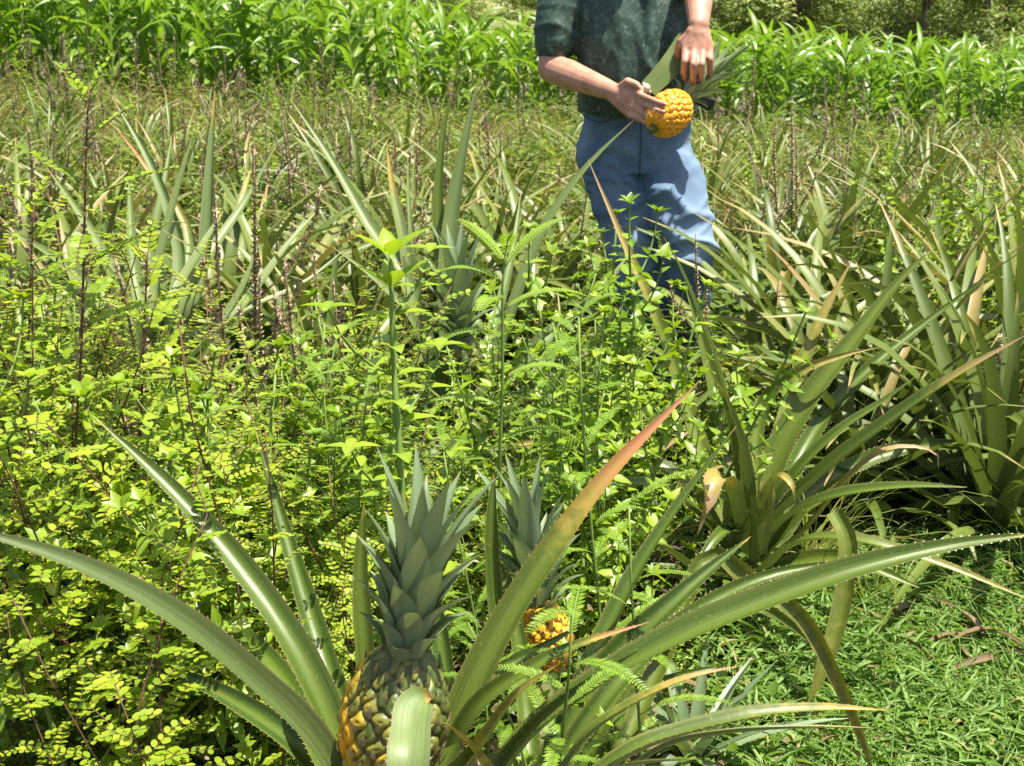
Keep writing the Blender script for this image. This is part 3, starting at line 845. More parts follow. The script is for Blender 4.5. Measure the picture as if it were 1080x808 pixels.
LE([(175, 370, 4.0), (200, 250, 4.2), (150, 170, 4.25), (122, 135, 4.28)], .04, face=.7, rnd=.8, p=2.4, dry=(.5, .8))
stm = MB(); add_tube(stm, [Vector((0, 0, -.05)), Vector((0, 0, .12)), Vector((0, 0, .2))], [.04, .045, .03], 8)
stm.build('stem', M['stump'], plantE)

# small young sucker low between the front plants and the grass
s_base = P(730, 800, 2.15); s_base.z = gzf(s_base.x, s_base.y)
sk = empty('pineapple_plant', s_base)
tag(sk, 'small silvery young pineapple sucker low on the ground beside the creeping grass', 'pineapple plant', 'pineapple plants built up close')
mb = MB()
for i in range(15):
    az = i * 2.4; f = i / 14
    pts = arc_pts((.01 * math.cos(az), .01 * math.sin(az), .02), az, .5 + .85 * f, .1 + 1.0 * f, random.uniform(.2, .34), 9)
    add_ribbon(mb, pts, refs_for(pts, (0, 0), .5), [.03 * max(.03, 1 - (k / 8) ** 2) for k in range(9)], random.random(), None, 5, .2)
mb.build('rosette', M['crown'], sk)
mb = MB(); add_tube(mb, [Vector((0, 0, -.02)), Vector((0, 0, .06))], [.02, .015], 8); mb.build('stem', M['stump'], sk)

# ------------------------------------------------------------------ where things stand, in words
def across(px):
    if px < 190: return 'near the left edge'
    if px < 400: return 'on the left side'
    if px < 590: return 'left of the man'
    if px < 790: return 'before the man'
    if px < 950: return 'right of the man'
    return 'near the right edge'


def depth(Y):
    if Y < 2.3: return 'front weeds'
    if Y < 3.2: return 'middle weeds'
    if Y < 4.6: return 'level with man'
    if Y < 6.3: return 'past the man'
    if Y < 9: return 'far field'
    return 'by the corn'


class Proto:
    """hand out the first object itself, later copies of it"""
    def __init__(s, objs): s.objs = list(objs); s.used = set()

    def put(s, i, loc, rz, sc=1.0, tilt=(0, 0)):
        i %= len(s.objs)
        o = s.objs[i]
        if i in s.used: return dup(o, loc, rz, sc, tilt)
        s.first = getattr(s, 'first', {})
        s.first[i] = (loc, rz, sc, tilt)
        s.used.add(i)
        o.location = loc; o.rotation_euler = (tilt[0], tilt[1], rz); o.scale = (sc, sc, sc)
        return o


# ------------------------------------------------------------------ pineapple plants of the field
def field_plant(n, L, W, dryness, e_out=.25):
    root = empty('pineapple_plant')
    rosette_mb(n, L, W, dryness=dryness, e_out=e_out).build('rosette', M['pine_far'], root)
    mb = MB(); add_tube(mb, [Vector((0, 0, -.05)), Vector((0, 0, .12)), Vector((0, 0, .22))], [.04, .045, .02], 7)
    mb.build('stem', M['stump'], root)
    return root


fp = Proto([field_plant(36, .84, .046, .14, -.25), field_plant(40, .85, .05, .1), field_plant(34, .78, .045, .3, -.4),
            field_plant(42, .9, .046, .14), field_plant(34, .84, .05, .12, -.3), field_plant(38, .85, .042, .25, 0)])
rng = random.Random(21)
taken = [(e_base.x, e_base.y), (a_base.x, a_base.y), (b_base.x, b_base.y), (c_base.x, c_base.y), (d_base.x, d_base.y)]
fixed = [(235, 4.5, 1.05), (95, 4.5, 1.0), (290, 4.5, 1.05), (20, 4.9, 1.0), (385, 4.7, 1.0), 
         (40, 3.2, .85), (250, 2.6, .8), (860, 3.9, 1.0), (940, 3.7, 1.05), (1020, 3.5, 1.05), (1075, 4.2, 1.1), (830, 4.7, 1.0),
         (985, 4.7, 1.0), (900, 5.2, 1.0), (560, 4.9, 1.0), (520, 5.2, .95), (610, 5.4, .95), (450, 5.0, .95), (600, 3.0, .7), (660, 3.6, .7),
         (1060, 3.15, .95), (120, 2.4, .75), (345, 3.9, .9), (800, 3.7, .85), (905, 3.25, .8)]
spots = []
for px, Y, sc in fixed:
    p = P(px, 404, Y); k = Y / Y
    x = (px - 540) / F_PX * (Y * cp + 1.1 * sp)
    spots.append((x, Y, sc)); taken.append((x, Y))
row = 0
Y = 5.3
while Y < 12.6:
    x = -.43 * Y - .3
    while x < .43 * Y + .3:
        xx, yy = x + rng.uniform(-.12, .12), Y + rng.uniform(-.15, .15)
        if all((xx - a) ** 2 + (yy - b) ** 2 > .16 for a, b in taken) and not (abs(xx - .42) < .3 and abs(yy - 4.3) < .35):
            if rng.random() < .88:
                spots.append((xx, yy, rng.uniform(.62, .9) * (1 - .22 * max(0, min(1, (Y - 7) / 4))))); taken.append((xx, yy))
        x += .5 + .04 * max(0, Y - 7)
    Y += .52 + .03 * max(0, Y - 7)
for i, (x, y, sc) in enumerate(spots):
    o = fp.put(i * 5 + i // 6, (x, y, gzf(x, y) - .02), rng.uniform(0, 6.28), sc, (rng.uniform(-.1, .1), rng.uniform(-.1, .1)))
    px = pix((x, y, .5))[0]
    tag(o, 'spiky pineapple plant without visible fruit %s, %s' % (across(px), depth(y)), 'pineapple plant', 'pineapple plants of the field, %s %s' % (across(px), depth(y)))

# ------------------------------------------------------------------ weeds
def bend(h, lean, az, n=8, start=(0, 0, 0), wob=.02):
    p0 = Vector(start)
    out = []
    a1 = random.uniform(0, 6.28)
    for i in range(n):
        t = i / (n - 1)
        out.append(p0 + Vector((math.cos(az) * lean * t * t + wob * math.sin(a1 + t * 5) * t, math.sin(az) * lean * t * t + wob * math.cos(a1 + t * 4) * t, h * t)))
    return out


def along(pts, t):
    f = t * (len(pts) - 1); i = min(int(f), len(pts) - 2)
    return pts[i].lerp(pts[i + 1], f - i), (pts[i + 1] - pts[i]).normalized()


def mint_weed():
    st, lf = MB(), MB()
    main = bend(1.0, random.uniform(-.1, .15), random.uniform(0, 6))
    add_tube(st, main, [.0065 - .004 * i / 7 for i in range(8)], 5)
    stems = [(main, 1.0)]
    for k in range(10):
        p, T = along(main, .22 + .065 * k + random.uniform(-.02, .02))
        az = k * 1.57 + random.uniform(-.4, .4)
        L = random.uniform(.16, .34) * (1.15 - .06 * k)
        b = arc_pts(p, az, .5, 1.25, L, 6)
        add_tube(st, b, [.003 - .0016 * i / 5 for i in range(6)], 4)
        stems.append((b, L))
    pos, d, nr, Ls = [], [], [], []
    for pts, L in stems:
        n = max(4, int(L / .042))
        for j in range(n + 1):
            t = max(.12, j / n)
            p, T = along(pts, min(t, .999))
            a0 = j * 1.57 + (0 if L == 1.0 else .6)
            tip = j >= n - 1
            for s in (0, 1):
                a = a0 + math.pi * s + random.uniform(-.3, .3)
                X = T.orthogonal().normalized(); Bv = T.cross(X)
                out = X * math.cos(a) + Bv * math.sin(a)
                dd = out + T * (random.uniform(.1, .5) if not tip else random.uniform(.5, 1.1)) + Vector((0, 0, -.1))
                pos.append(p); d.append(dd); nr.append(T + out * -.3 + UP * .5)
                Ls.append(random.uniform(.03, .054) * (.6 if tip else 1.0))
        p, T = along(pts, .999)
        for s in range(5):
            a = s * 1.26 + random.uniform(-.2, .2)
            X = T.orthogonal().normalized(); Bv = T.cross(X)
            out = X * math.cos(a) + Bv * math.sin(a)
            pos.append(p); d.append(out + T * random.uniform(.4, 1.2)); nr.append(T - out * .4); Ls.append(random.uniform(.022, .04))
    Ls = np.array(Ls)
    add_leaves(lf, pos, d, nr, Ls, Ls * RNG.uniform(.45, .6, len(Ls)), tm=T_OVATE)
    o = st.build('leafy_weed', M['stem_green'])
    lf.build('foliage', M['mint'], o)
    return o


def pinnate_weed(big=1.0):
    st, lf = MB(), MB()
    main = bend(1.1, random.uniform(.0, .3), random.uniform(0, 6), wob=.06)
    add_tube(st, main, [.0034 - .002 * i / 7 for i in range(8)], 5)
    pos, d, nr, Ls = [], [], [], []
    n = 22
    for k in range(n):
        t = .18 + .82 * k / (n - 1)
        p, T = along(main, min(.999, t))
        az = k * 2.4 + random.uniform(-.4, .4)
        L = random.uniform(.13, .24) * (1.1 - .55 * t)
        b = arc_pts(p, az, random.uniform(.3, .8), random.uniform(-.2, .4), L, 6)
        add_tube(st, b, [.0012] * 5 + [.0006], 3)
        m = int(L / (.0105 * big))
        for j in range(m):
            q, T2 = along(b, .12 + .87 * j / m)
            side = T2.cross(UP).normalized()
            for s in (-1, 1):
                dd = side * s + T2 * .45 + UP * random.uniform(-.15, .25)
                pos.append(q); d.append(dd); nr.append(UP + T2 * random.uniform(-.3, .3) + side * s * random.uniform(-.5, .1))
                Ls.append(random.uniform(.011, .0155) * big * (1 - .4 * j / m))
    Ls = np.array(Ls)
    add_leaves(lf, pos, d, nr, Ls, Ls * RNG.uniform(.58, .72, len(Ls)), rnd=np.clip(RNG.normal(.5, .28, len(Ls)), 0, 1), tm=T_OVAL)
    o = st.build('pinnate_weed', M['stem_red'])
    lf.build('foliage', M['lime'], o)
    return o


def fern_weed():
    st, lf = MB(), MB()
    main = bend(1.0, random.uniform(.0, .12), random.uniform(0, 6))
    add_tube(st, main, [.005 - .003 * i / 7 for i in range(8)], 5)
    pos, d, nr, Ls = [], [], [], []
    n = 15
    for k in range(n):
        t = .25 + .75 * k / (n - 1)
        p, T = along(main, min(.999, t))
        az = k * 2.4 + random.uniform(-.3, .3)
        L = random.uniform(.15, .25) * (1.1 - .45 * t)
        b = arc_pts(p, az, random.uniform(.7, 1.0), random.uniform(-.5, .1), L, 8, 1.0)
        add_tube(st, b, [.0011] * 7 + [.0005], 3)
        m = int(L / .0055)
        for j in range(m):
            q, T2 = along(b, .1 + .89 * j / m)
            side = T2.cross(UP).normalized()
            for s in (-1, 1):
                pos.append(q); d.append(side * s + T2 * .5 + UP * random.uniform(0, .3)); nr.append(T2.cross(side) * -1 + T2 * .2)
                Ls.append(random.uniform(.013, .018) * (.35 + .65 * math.sin(math.pi * min(1, .15 + .8 * j / m))))
    Ls = np.array(Ls)
    add_leaves(lf, pos, d, nr, Ls, Ls * .32, tm=T_TINY)
    o = st.build('ferny_weed', M['stem_green'])
    lf.build('foliage', M['fern'], o)
    return o


def spike_weed():
    st, lf, sds = MB(), MB(), []
    main = bend(1.0, random.uniform(-.05, .1), random.uniform(0, 6))
    add_tube(st, main, [.004 - .002 * i / 7 for i in range(8)], 4)
    spikes = [(main, .52, .99)]
    for k in range(3):
        p, T = along(main, .4 + .13 * k)
        b = arc_pts(p, random.uniform(0, 6.28), .7, 1.5, random.uniform(.2, .32), 6)
        add_tube(st, b, [.0022] * 6, 3)
        spikes.append((b, .3, .99))
    for pts, t0, t1 in spikes:
        pos, d, nr = [], [], []
        L = sum((pts[i + 1] - pts[i]).length for i in range(len(pts) - 1)) * (t1 - t0)
        n = int(L / .0125)
        for j in range(n):
            p, T = along(pts, t0 + (t1 - t0) * j / n)
            X = T.orthogonal().normalized(); Bv = T.cross(X)
            for s in range(5):
                a = random.uniform(0, 6.28)
                out = X * math.cos(a) + Bv * math.sin(a)
                pos.append(p + T * random.uniform(-.003, .003)); d.append(out + T * .7); nr.append(T - out * .3)
        n = len(pos)
        Ls = RNG.uniform(.012, .021, n) * np.linspace(1.1, .6, n)
        sd = MB(); sds.append(sd)
        add_tube(sd, [along(pts, t0 + (t1 - t0) * i / 5)[0] for i in range(6)], [.003] * 6, 3)
        add_leaves(sd, pos, d, nr, Ls, Ls * .7, tm=T_OVAL)
    pos, d, nr = [], [], []
    for j in range(26):
        p, T = along(main, random.uniform(.1, .6))
        a = random.uniform(0, 6.28)
        pos.append(p); d.append((math.cos(a), math.sin(a), random.uniform(-.2, .6))); nr.append((0, 0, 1))
    Ls = RNG.uniform(.03, .06, len(pos))
    add_leaves(lf, pos, d, nr, Ls, Ls * .5, tm=T_OVATE)
    o = st.build('seed_spike_weed', M['stem_red'])
    for sd in sds: sd.build('seed_spike', M['spike'], o)
    lf.build('foliage', M['under'], o)
    return o


def grass_tuft(mat, name, n=30, L0=.3, L1=.65, W=.006):
    mb = MB()
    for i in range(n):
        az = random.uniform(0, 6.28)
        L = random.uniform(L0, L1)
        pts = arc_pts((random.uniform(-.04, .04), random.uniform(-.04, .04), 0), az, random.uniform(1.0, 1.5), random.uniform(-.6, 1.0), L, 7, 1.6)
        add_ribbon(mb, pts, refs_for(pts, (0, 0), .6), [W * max(.05, 1 - (k / 6) ** 2) for k in range(7)], random.random(), None, 3, .2, 0, 0, random.uniform(-1, 1))
    return mb.build(name, M[mat])


protoM = Proto([mint_weed() for _ in range(5)])
protoP = Proto([pinnate_weed(b) for b in (1.1, 1.4, 1.75, 1.25, 2.0)])
protoF = Proto([fern_weed() for _ in range(3)])
protoS = Proto([spike_weed() for _ in range(3)])
protoG = Proto([grass_tuft('grass', 'grass_tuft') for _ in range(4)])
protoD = Proto([grass_tuft('drygrass', 'dry_grass_tuft', 22, .3, .7, .006) for _ in range(3)])

LOOK = {'mint': ('leafy weed with paired leaves', 'leafy weed'), 'pin': ('lime weed with oval leaflets', 'weed'),
        'fern': ('weed with feathery fronds', 'weed'), 'spike': ('brown seed spike weed', 'weed'),
        'tuft': ('tuft of green grass blades', 'grass tuft'), 'dry': ('straw coloured grass tuft', 'grass tuft')}
PR = {'mint': protoM, 'pin': protoP, 'fern': protoF, 'spike': protoS, 'tuft': protoG, 'dry': protoD}
cnt = {k: 0 for k in PR}


def put_weed(kind, x, y, sc, label=None, straight=False):
    i = cnt[kind]; cnt[kind] += 1
    if straight and kind == 'pin': i = (2, 4)[cnt[kind] % 2]
    o = PR[kind].put(i, (x, y, gzf(x, y) - .01), rng.uniform(0, 6.28), sc, (rng.uniform(-.3, .3), rng.uniform(-.3, .3)) if kind in ('pin', 'mint') and not straight else (rng.uniform(-.12, .12), rng.uniform(-.12, .12)))
    px = pix((x, y, .5))[0]
    ph, cat = LOOK[kind]
    hh = 'low' if sc < .5 else 'tall' if sc > .85 else 'medium'
    tag(o, label or '%s %s %s, %s' % (hh, ph, across(px), depth(y)), cat, '%s %s, %s %s' % (hh, ph, across(px), depth(y)))
    return o


def xat(px, Y, z=.6): return (px - 540) / F_PX * (Y * cp + (CAM_H - z) * sp)


ENV = [(-80, 270), (0, 250), (60, 240), (130, 300), (200, 330), (300, 325), (360, 290), (420, 262), (500, 262), (580, 240), (640, 235), (700, 225), (740, 330), (800, 400), (860, 470)]


def top_z(px, Y, extra=0):
    e = float(np.interp(px, [a for a, b in ENV], [b for a, b in ENV])) + extra
    return P(px, e, Y).z


CLEAR = [(435, 545, 3.3, 450), (605, 770, 4.2, 262), (590, 700, 4.2, 215), (700, 1000, 2.7, 640), (450, 520, 3.3, 470)]


def lowered(px, Y, z):
    for a, b, yy, lim in CLEAR:
        if a - 25 < px < b + 25 and Y < yy: z = min(z, P(px, lim + rng.uniform(0, 40), Y).z)
    return z


# middle and left weeds whose tops follow the weed line
for kind, n, pr, yr, ex in (('mint', 84, (230, 720), (2.1, 3.7), (0, 150)), ('pin', 84, (-60, 360), (1.75, 3.3), (0, 220)), ('pin', 44, (-60, 420), (2.4, 3.5), (-20, 60)), ('fern', 22, (330, 690), (2.0, 3.4), (10, 140)),
                            ('mint', 48, (-60, 320), (1.7, 3.8), (10, 170)), ('tuft', 26, (-60, 460), (1.9, 3.5), (20, 150)), ('fern', 10, (-40, 330), (2.0, 3.3), (-10, 100)), ('spike', 9, (150, 420), (2.6, 3.9), (-60, 20)), ('pin', 16, (300, 520), (1.9, 3.0), (60, 200)),
                            ('mint', 18, (700, 860), (3.0, 3.6), (-20, 60)), ('mint', 16, (940, 1110), (3.9, 5.2), (-330, -230))):
    for _ in range(n):
        px, Y = rng.uniform(*pr), rng.uniform(*yr)
        x = xat(px, Y)
        z = top_z(px, Y, rng.uniform(*ex))
        if any((x - a) ** 2 + (Y - b) ** 2 < .012 for a, b in taken): continue
        h = min(1.05, max(.2, lowered(px, Y, z)))
        # keep the front fruit, its crown and the neighbouring fruit in view
        put_weed(kind, x, Y, h if kind != 'pin' else h / 1.1)
# hand placed ones
for kind, px, Y, py, lab in (('pin', 118, 2.9, 210, 'slim lime weed right behind the tallest lime weed'),
                             ('pin', 14, 2.5, 150, 'tall airy lime weed at the left edge reaching towards the corn'),
                             ('pin', 52, 2.1, 190, 'airy lime weed second from the left edge'),
                             ('pin', 128, 2.6, 215, 'airy lime weed in front of the fanned pineapple plant'),
                             ('pin', 34, 3.1, 105, 'slender lime weed at the far left under the corn'),
                             ('pin', 150, 1.46, 640, 'lime weed with large leaflets crossing the long pale arching leaf'),
                             ('pin', 235, 1.44, 690, 'low lime weed between the two long left leaves'),
                             ('pin', 95, 1.42, 600, 'lime weed with large leaflets in front of the arching leaf tip'),
                             ('pin', 175, 1.52, 530, 'lime weed beside the glossy dark leaf'),
                             ('pin', 30, 1.38, 700, 'low lime weed in the bottom left corner'),
                             ('mint', 622, 3.2, 215, 'leafy weed in front of the left leg of the jeans'),
                             ('mint', 655, 3.3, 235, 'leafy weed before the knees of the jeans'),
                             ('mint', 478, 2.85, 372, 'leafy weed in front of the shaded fruit'),
                             ('mint', 512, 2.7, 385, 'leafy weed just right of the shaded fruit'),
                             ('fern', 604, 1.55, 632, 'feathery weed directly before the small yellow fruit'),
                             ('mint', 560, 1.62, 668, 'small leafy weed at the stalk of the small yellow fruit'),
                             ('mint', 688, 3.0, 182, 'leafy weed with pointed leaves rising in front of the blue jeans'),
                             ('mint', 560, 2.9, 225, 'bushy leafy weed between the shaded fruit and the man'),
                             ('fern', 690, 1.66, 545, 'feathery weed rising through the arching leaves beside the yellow fruit'),
                             ('fern', 590, 1.5, 560, 'feathery weed in front of the small yellow fruit'),
                             ('spike', 8, 2.9, 95, 'brown seed spike weed at the left edge of the picture'),
                             ('spike', 240, 3.0, 150, 'tall brown seed spike left of the sword leaved pineapple plant'),
                             ('spike', 262, 2.8, 200, 'brown seed spike weed with several spikes above lime weeds'),
                             ('spike', 1062, 3.3, 190, 'brown seed spike weed at the right edge'),
                             ('spike', 838, 5.4, 95, 'purplish seed spike weed right of the blue jeans'),
                             ('spike', 752, 3.5, 240, 'short brown seed spike beside the knee of the jeans'),
                             ('pin', 30, 1.9, 380, 'lime weed with oval leaflets low at the left edge'),
                             ('pin', 110, 1.75, 560, 'lime weed with larger leaflets under the pale arching leaf'),
                             ('pin', 190, 1.62, 640, 'lime weed with large leaflets near the bottom left'),
                             ('pin', 60, 1.6, 650, 'lime weed with large round leaflets in the bottom left corner')):
    x = xat(px, Y); z = P(px, py, Y).z
    put_weed(kind, x, Y, z if kind != 'pin' else z / 1.1, lab, True)
# two weeds that stand out, built for themselves
def thick_weed():
    st, lf = MB(), MB()
    foot = P(432, 640, 2.0); foot.z = gzf(foot.x, foot.y)
    main = catmull([foot, P(424, 520, 2.05), P(416, 400, 2.1), P(412, 268, 2.12)], 16)
    main = [p - foot for p in main]
    add_tube(st, main, [.0072 - .0034 * i / 15 + (.0012 if i % 2 else 0) for i in range(16)], 8)
    pos, d, nr, Ls = [], [], [], []
    for j in range(15):
        t = .3 + .7 * j / 14
        p, T = along(main, min(.999, t))
        big = j >= 13
        for s_ in range(2 if not big else 4):
            a = j * 1.57 + s_ * (math.pi if not big else 1.57) + .3
            out = Vector((math.cos(a), math.sin(a), 0))
            pos.append(p + out * .006); d.append(out + UP * (.25 if not big else .95)); nr.append(UP - out * .2); Ls.append(random.uniform(.05, .065) * (1.15 if big else 1))
        if j % 2 == 0 and not big:
            a = j * 1.57 + .9
            b = arc_pts(p, a, .4, 1.1, random.uniform(.12, .22), 5)
            add_tube(st, b, [.003, .0028, .0025, .002, .0015], 4)
            for kk in range(1, 5):
                q, T2 = along(b, kk / 4 - .001)
                for s_ in (0, 1, 2, 3)[:2 if kk < 4 else 4]:
                    aa = kk * 1.57 + s_ * (3.14 if kk < 4 else 1.57)
                    o2 = Vector((math.cos(aa), math.sin(aa), .25))
                    pos.append(q); d.append(o2); nr.append(UP); Ls.append(random.uniform(.035, .05))
    Ls = np.array(Ls)
    add_leaves(lf, pos, d, nr, Ls, Ls * RNG.uniform(.42, .55, len(Ls)), rnd=RNG.uniform(.4, 1, len(Ls)), tm=T_OVATE)
    o = st.build('leafy_weed', M['stem_green']); o.location = foot
    lf.build('foliage', M['mint'], o)
    tag(o, 'tall leafy weed with thick green stem rising behind the front pineapple crown', 'leafy weed')


thick_weed()


def frond_weed():
    st, lf = MB(), MB()
    foot = P(530, 640, 2.2); foot.z = gzf(foot.x, foot.y)
    main = catmull([foot, P(527, 520, 2.2), P(530, 400, 2.2), P(530, 290, 2.2), P(534, 262, 2.2)], 14)
    main = [p - foot for p in main]
    add_tube(st, main, [.005 - .003 * i / 13 for i in range(14)], 6)
    pos, d, nr, Ls = [], [], [], []
    for t, az, L, e0, e1 in ((.62, .15, .16, .75, -.7), (.70, 3.3, .15, .6, -.4), (.76, .1, .17, .8, -.8), (.83, 3.2, .14, .7, -.9), (.88, .3, .18, .7, -.5), (.93, 3.0, .12, .8, -.4),
                            (.96, .5, .15, 1.0, .2), (.97, 2.6, .12, 1.0, .3), (.99, -1.4, .08, 1.1, .2), (.55, -1.2, .13, .5, -.4), (.9, -1.9, .12, .6, -.4), (.8, 1.8, .13, .7, -.4)):
        p, T = along(main, t)
        b = arc_pts(p, az, e0, e1, L, 10, 1.0)
        add_tube(st, b, [.0014] * 9 + [.0005], 3)
        m = int(L / .006)
        for j in range(m):
            q, T2 = along(b, .08 + .91 * j / m)
            side = T2.cross(UP).normalized()
            for s_ in (-1, 1):
                pos.append(q); d.append(side * s_ + T2 * .45 + UP * .15); nr.append(T2.cross(side) * -1 + T2 * .2)
                Ls.append(.019 * (.35 + .65 * math.sin(math.pi * min(1, .15 + .8 * j / m))))
    Ls = np.array(Ls)
    add_leaves(lf, pos, d, nr, Ls, Ls * .36, rnd=RNG.uniform(.5, 1, len(Ls)), tm=T_TINY)
    o = st.build('ferny_weed', M['stem_green']); o.location = foot
    lf.build('foliage', M['fern'], o)
    tag(o, 'bright weed with toothed arching fronds right of the shaded fruit', 'weed')


frond_weed()


def tall_lime_weed(px, Y, top, foot_py, seed, fr, label):
    random.seed(seed)
    st, lf, sd = MB(), MB(), MB()
    foot = P(px - 6, foot_py, Y - .05); foot.z = gzf(foot.x, foot.y)
    main = catmull([foot, P(px - 8, foot_py - 120, Y), P(px - 2, (foot_py + top) / 2, Y), P(px + 3, top + 60, Y), P(px + 6, top, Y)], 18)
    main = [p - foot for p in main]
    add_tube(st, main, [.0042 - .0026 * i / 17 for i in range(18)], 6)
    pos, d, nr, Ls = [], [], [], []
    for t, az, L, e0, e1 in fr:
        p, T = along(main, t)
        b = arc_pts(p, az, e0, e1, L, 8)
        add_tube(st, b, [.0013] * 7 + [.0006], 3)
        m = max(6, int(L / .0105))
        for j in range(m):
            q, T2 = along(b, .10 + .89 * j / m)
            side = T2.cross(UP).normalized()
            k_ = 1 - .55 * (j / m) ** 2
            for s_ in (-1, 1):
                pos.append(q); d.append(side * s_ + T2 * .5 + UP * random.uniform(-.1, .5)); nr.append(UP + Vector((0, -.7, 0)) + T2 * random.uniform(-.3, .3))
                Ls.append(random.uniform(.017, .022) * k_)
    Ls = np.array(Ls)
    add_leaves(lf, pos, d, nr, Ls, Ls * .64, rnd=np.clip(RNG.normal(.6, .25, len(Ls)), 0, 1), tm=T_OVAL)
    pos, d, nr = [], [], []
    for j in range(150):
        p, T = along(main, random.uniform(.55, .98))
        o2 = Vector((random.uniform(-1, 1), random.uniform(-1, 1), .5)).normalized()
        pos.append(p + o2 * .004); d.append(o2); nr.append(UP)
    L2 = RNG.uniform(.008, .014, len(pos))
    add_leaves(sd, pos, d, nr, L2, L2 * .7, tm=T_OVAL)
    o = st.build('pinnate_weed', M['stem_red']); o.location = foot
    lf.build('foliage', M['lime'], o); sd.build('seed_cluster', M['spike'], o)
    tag(o, label, 'weed')


FR = [(.99, .4, .08, 1.0, .9), (.97, 2.8, .09, 1.1, .7), (.92, .3, .10, .7, .5), (.86, 3.2, .16, .7, .3), (.84, .1, .17, .5, .15), (.80, -1.5, .08, -.2, -.9), (.76, .05, .16, .5, .4), (.72, 3.0, .15, .6, .1),
      (.68, .2, .20, .4, .1), (.62, 3.3, .20, .4, -.2), (.57, .0, .20, .4, 0), (.52, 2.9, .2, .5, -.1), (.47, .4, .2, .4, -.2), (.42, 3.4, .2, .3, -.2), (.36, -.3, .2, .3, -.2), (.30, 2.7, .2, .3, -.1), (.6, -1.2, .16, .3, -.3), (.45, -1.8, .16, .3, -.3), (.7, 1.5, .16, .4, 0)]
tall_lime_weed(88, 2.15, 92, 640, 3, FR, 'tallest lime weed with red brown stem and paired oval leaflets, left side')
tall_lime_weed(30, 2.5, 215, 600, 4, [(a, b + .5, c * .9, e, f) for a, b, c, e, f in FR], 'tall lime weed with paired oval leaflets beside the left edge, second in height')
tall_lime_weed(150, 2.3, 265, 640, 5, [(a, b + 1.1, c * .9, e, f) for a, b, c, e, f in FR], 'tall lime weed with paired oval leaflets right of the tallest one')
random.seed(77)
# field weeds, tufts and seed stalks further off
for kind, n, yr, hr in (('spike', 60, (4.8, 7), (.5, .9)), ('spike', 95, (7, 12.4), (.6, .95)), ('tuft', 190, (4.4, 12.4), (.6, 1.05)), ('dry', 90, (5.0, 8), (.65, 1.1)), ('dry', 200, (8, 12.6), (.7, 1.1)), ('mint', 105, (4.3, 12.0), (.35, .7)),
                        ('tuft', 30, (2.7, 4.3), (.5, .9)), ('pin', 80, (4.2, 12.0), (.4, .75))):
    for _ in range(n):
        Y = math.sqrt(rng.uniform(yr[0] ** 2, yr[1] ** 2))
        x = rng.uniform(-.42, .42) * Y
        if kind == 'tuft' and Y < 4.3: x = abs(x) * .9 + .25
        if abs(x - .42) < .27 and 3.4 < Y < 4.7: continue
        put_weed(kind, x, Y, rng.uniform(*hr))

# ------------------------------------------------------------------ ground cover nobody could count
def clump(x, y):
    return .5 + .25 * np.sin(x * 3.1 + 1.3 * np.sin(y * 2.3)) + .25 * np.sin(y * 3.7 + 1.7 * np.sin(x * 2.9 + 2))


def grass_zone(x, y):
    d = y * cp + CAM_H * sp
    px = 540 + F_PX * x / d
    py = 404 - F_PX * (y * sp - CAM_H * cp) / d
    return ss(700, 850, px) * ss(560, 620, py)


def undergrowth():
    mb = MB()
    n = 82000
    y = RNG.uniform(1.5, 12.8, n)
    x = RNG.uniform(-.44, .44, n) * (y + .3)
    c = clump(x, y)
    g = grass_zone(x, y)
    d = y * cp + CAM_H * sp
    px = 540 + F_PX * x / d
    dark = ss(620, 720, px) * ss(3.9, 3.3, y)          # bare shaded soil round the right hand plant
    keep = (RNG.random(n) < (.25 + .75 * c) * (1 - .9 * dark)) & (g < RNG.random(n) * .8 + .1)
    x, y, c = x[keep], y[keep], c[keep]
    n = len(x)
    hmax = .10 + .30 * c * np.where(y > 4.3, 1.15, 1.0)
    z = gz(x, y) + hmax * np.sqrt(RNG.random(n))
    L = RNG.uniform(.018, .05, n) * np.where(y > 4.5, 1.5, 1)
    add_leaves(mb, np.stack([x, y, z], -1), rand_dirs(n, -.4, .5), np.stack([RNG.normal(0, .4, n), RNG.normal(0, .4, n), np.ones(n)], -1), L, L * RNG.uniform(.4, .75, n),
               rnd=np.clip(RNG.normal(.5, .3, n), 0, 1), dry=np.where(RNG.random(n) < .03, .8, 0), tm=T_OVATE)
    tag(mb.build('undergrowth', M['under']), kind='stuff')


undergrowth()


